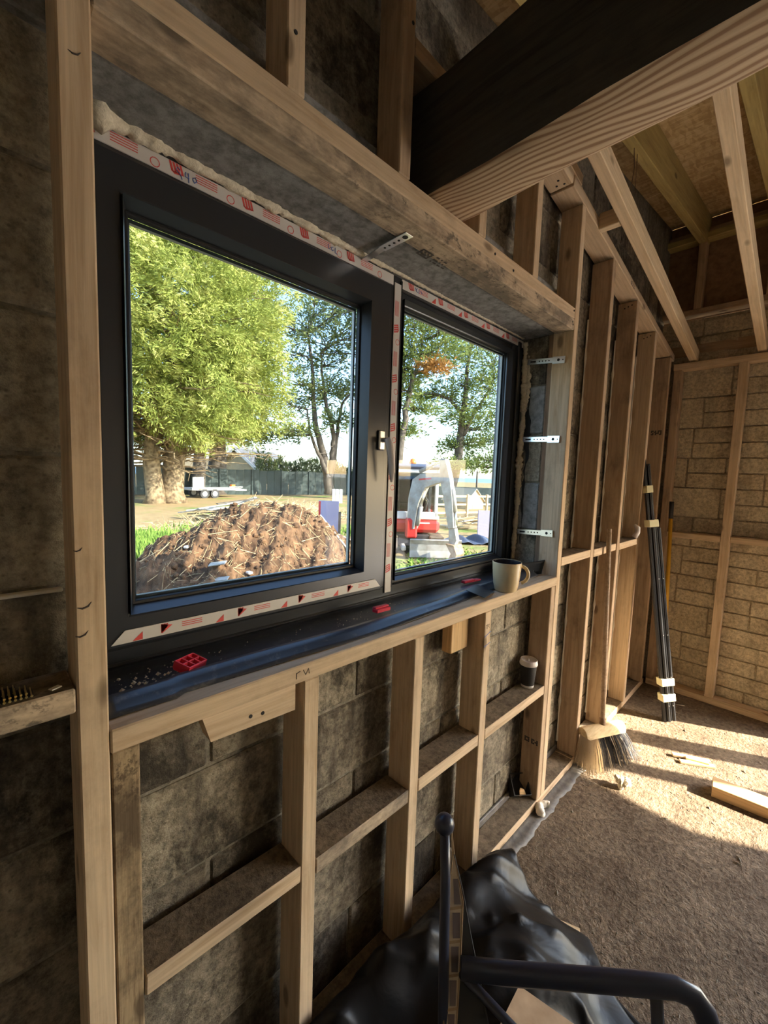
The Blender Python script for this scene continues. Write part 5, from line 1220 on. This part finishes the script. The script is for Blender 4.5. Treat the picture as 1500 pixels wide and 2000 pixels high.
# ---- green patches
gx = MB(); 
for (u_, v_, dd, ra, rb, n, hgt) in ((258, 1030, 11.8, 1.7, 1.6, 4500, .30), (440, 1012, 16, 1.8, .5, 400, .15), (690, 1040, 14, 2.5, .8, 700, .14), (850, 1095, 8.6, 1.8, .9, 900, .08), (905, 1075, 10, 1.6, 1.2, 700, .08)):
    c0 = vray(u_, v_, dd)
    for i in range(n):
        x = c0.x+rs.gauss(0, ra*.5); y = c0.y+rs.gauss(0, rb*.6); a = rs.uniform(0, 6.28); w_ = rs.uniform(.02, .05); h = hgt*rs.uniform(.4, 1.2)
        gx.add([(x-w_*math.cos(a), y-w_*math.sin(a), GZ), (x+w_*math.cos(a), y+w_*math.sin(a), GZ), (x+rs.uniform(-.1, .1), y+rs.uniform(-.1, .1), GZ+h)], [(0, 1, 2)])
tag(gx.build('grass_tufts', M['grass']), 'bright green grass and weeds growing in patches outside', 'grass', kind='stuff')
# ---- rail fence, tent-like hut, pole, timber heap, tarpaulin, lilac stand-ins for window reflections
ra_ = vray(855, 1003, 20); rb_ = vray(975, 1008, 22.5); ra_.z = rb_.z = GZ; dr = (rb_-ra_).normalized(); Lr = (rb_-ra_).length+2; ra_ = ra_-dr*2
rf = empty('rail_fence', ra_, 'pale post and rail fence beyond the digger', 'fence')
for i in range(int(Lr/1.25)+3): p = ra_+dr*(1.25*i); MB().cbox(p.x-.06, p.x+.06, p.y-.06, p.y+.06, GZ, GZ+1.15, .01).build('fence_post', M['rail'], rf)
for z in (.25, .65, 1.05): timber('rail', ra_-dr*.3+Vector((0, 0, z)), ra_+dr*(Lr+2.5)+Vector((0, 0, z)), .10, .05, M['rail'], rf, (-dr.y, dr.x, 0), .005)
tn_ = vray(927, 1000, 27); TN = Matrix(((sx.x, -toC.x, 0, tn_.x), (sx.y, -toC.y, 0, tn_.y), (0, 0, 1, GZ), (0, 0, 0, 1))) @ Matrix.Rotation(.25, 4, 'Z')
ht = empty('canvas_tent', (tn_.x, tn_.y, GZ), 'small cream tent-shaped hut behind the rail fence', 'tent')
MB().prism([(-.75, 0), (.75, 0), (.75, .55), (0, 1.25), (-.75, .55)], 0, 2.2, TN).build('canvas_body', M['ply'], ht)
MB().prism([(-.25, 0), (.25, 0), (.25, .35), (-.25, .35)], -.012, -.002, TN).build('door_flap', M['rail'], ht)
for sg in (-1, 1): MB().add([TN @ Vector(v) for v in ((sg*.85, -.1, .46), (0, -.1, 1.30), (0, 2.3, 1.30), (sg*.85, 2.3, .46), (sg*.85, -.1, .42), (0, -.1, 1.26), (0, 2.3, 1.26), (sg*.85, 2.3, .42))], [(0, 1, 2, 3), (7, 6, 5, 4), (0, 4, 5, 1), (1, 5, 6, 2), (2, 6, 7, 3), (3, 7, 4, 0)]).build('tent_roof', M['cream'], ht)
sc_ = vray(897, 985, 40); sm_ = MB().tube([(sc_.x-3, sc_.y+2.5, GZ), (sc_.x-3, sc_.y+2.5, GZ+.01)], .01, 4)
bank = vray(890, 975, 30); bk_ = MB(); bkd = Vector((r2.x, r2.y, 0)).normalized()
timber('netting_screen', bank-bkd*3+Vector((0, 0, -bank.z+GZ+.65)), bank+bkd*4.5+Vector((0, 0, -bank.z+GZ+.65)), 1.3, .03, M['fence_green'], None, (-bkd.y, bkd.x, 0), .004); tag(bpy.data.objects['netting_screen'], 'low dark netting screen behind the rail fence', 'screen')
pp = vray(929, 985, 34); o = MB().tube([(pp.x, pp.y, GZ), (pp.x, pp.y, 2.2)], .07, 8).build('telegraph_pole', M['bark'], None, True); tag(o, 'thin wooden pole standing beyond the rail fence', 'pole')
lc = vray(910, 1032, 16.2)
for i in range(26):
    a = rs.uniform(-.9, .9); l_ = rs.uniform(.5, 1.5); c0 = Vector((lc.x, lc.y, 0))+Vector((r2.x, r2.y, 0)).normalized()*rs.uniform(-1.1, 1.0)+Vector((fwd.x, fwd.y, 0)).normalized()*rs.uniform(-.5, .6); c0.z = GZ+.04+.016*i
    dd_ = (Vector((r2.x, r2.y, 0)).normalized()*math.cos(a)+Vector((fwd.x, fwd.y, 0)).normalized()*math.sin(a))
    o = timber('scrap_plank', c0-dd_*l_*.5, c0+dd_*l_*.5+Vector((0, 0, rs.uniform(-.02, .2))), .03, .11, M['rail'] if i % 3 else M['timber_grey'], None, (-dd_.y, dd_.x, 0), .004); tag(o, 'scrap plank in the loose pile right of the digger', 'plank', 'scrap planks piled right of the digger')
tcn = vray(925, 1058, 12.9); vs = []; n = 36
tx_ = Vector((r2.x, r2.y, 0)).normalized(); ty_ = Vector((fwd.x, fwd.y, 0)).normalized()
for i in range(n+1):
    for j in range(n//2+1):
        u_ = -.9+1.9*i/n; v_ = -.45+.95*j/(n//2); p = Vector((tcn.x, tcn.y, 0))+tx_*u_+ty_*v_; env = max(0, 1-(u_/1.05)**2)*max(0, 1-(v_/.55)**2)
        vs.append((p.x, p.y, GZ+.01+.26*env*(.6+.4*math.sin(u_*9+v_*4))+.05*env*math.sin(u_*23+v_*13)))
fs = [(i*(n//2+1)+j, (i+1)*(n//2+1)+j, (i+1)*(n//2+1)+j+1, i*(n//2+1)+j+1) for i in range(n) for j in range(n//2)]
o = meshobj('tarpaulin', vs, fs, M['tarp'], smooth=True); tag(o, 'crumpled blue-grey tarpaulin on the ground right of the digger', 'tarpaulin'); q = o.modifiers.new('thick', 'SOLIDIFY'); q.thickness = .004
for (u_, v_, dd, w_, h_, lb) in ((640, 1052, 12.5, .60, 1.15, 'lilac panel standing in for a window reflection, behind the soil heap'), (944, 1050, 14.3, .40, .90, 'lilac panel standing in for a window reflection, on the tarpaulin')):
    p = vray(u_, v_, dd); LM = Matrix(((tx_.x, ty_.x, 0, p.x), (tx_.y, ty_.y, 0, p.y), (0, 0, 1, GZ), (0, 0, 0, 1))) @ Matrix.Rotation(-.06, 4, 'X')
    e_ = empty('reflection_standin', (p.x, p.y, GZ), lb, 'board')  # solid panel added to imitate something mirrored in the window glass
    MB().cbox(-w_/2, w_/2, 0, .08, .0, h_, .006, LM).build('panel', M['lilac'], e_)
    MB().cbox(w_/2-.005, w_/2+.07, .02, .10, 0, h_*.72, .006, LM).build('reflected_dark_edge', M['bark'], e_)
    if dd < 13: MB().cbox(-w_/2, -w_/2+.06, -.004, .0, .02, h_-.02, .002, LM).build('reflected_red_edge', M['redpaint'], e_)
for i in range(3):
    p = vray(652+7*i, 955, 27); LM = Matrix(((tx_.x, ty_.x, 0, p.x), (tx_.y, ty_.y, 0, p.y), (0, 0, 1, GZ), (0, 0, 0, 1)))
    o = MB().cbox(-.10, .10, 0, .06, .05, .95, .01, LM).build('white_board', M['white'], None); tag(o, ['leftmost', 'middle', 'rightmost'][i]+' of three white boards leaning at the back fence', 'board', 'white boards leaning at the back fence')
for o in COL.objects:
    if o.type == 'MESH' and not o.data.materials: o.data.materials.append(M['stud'])
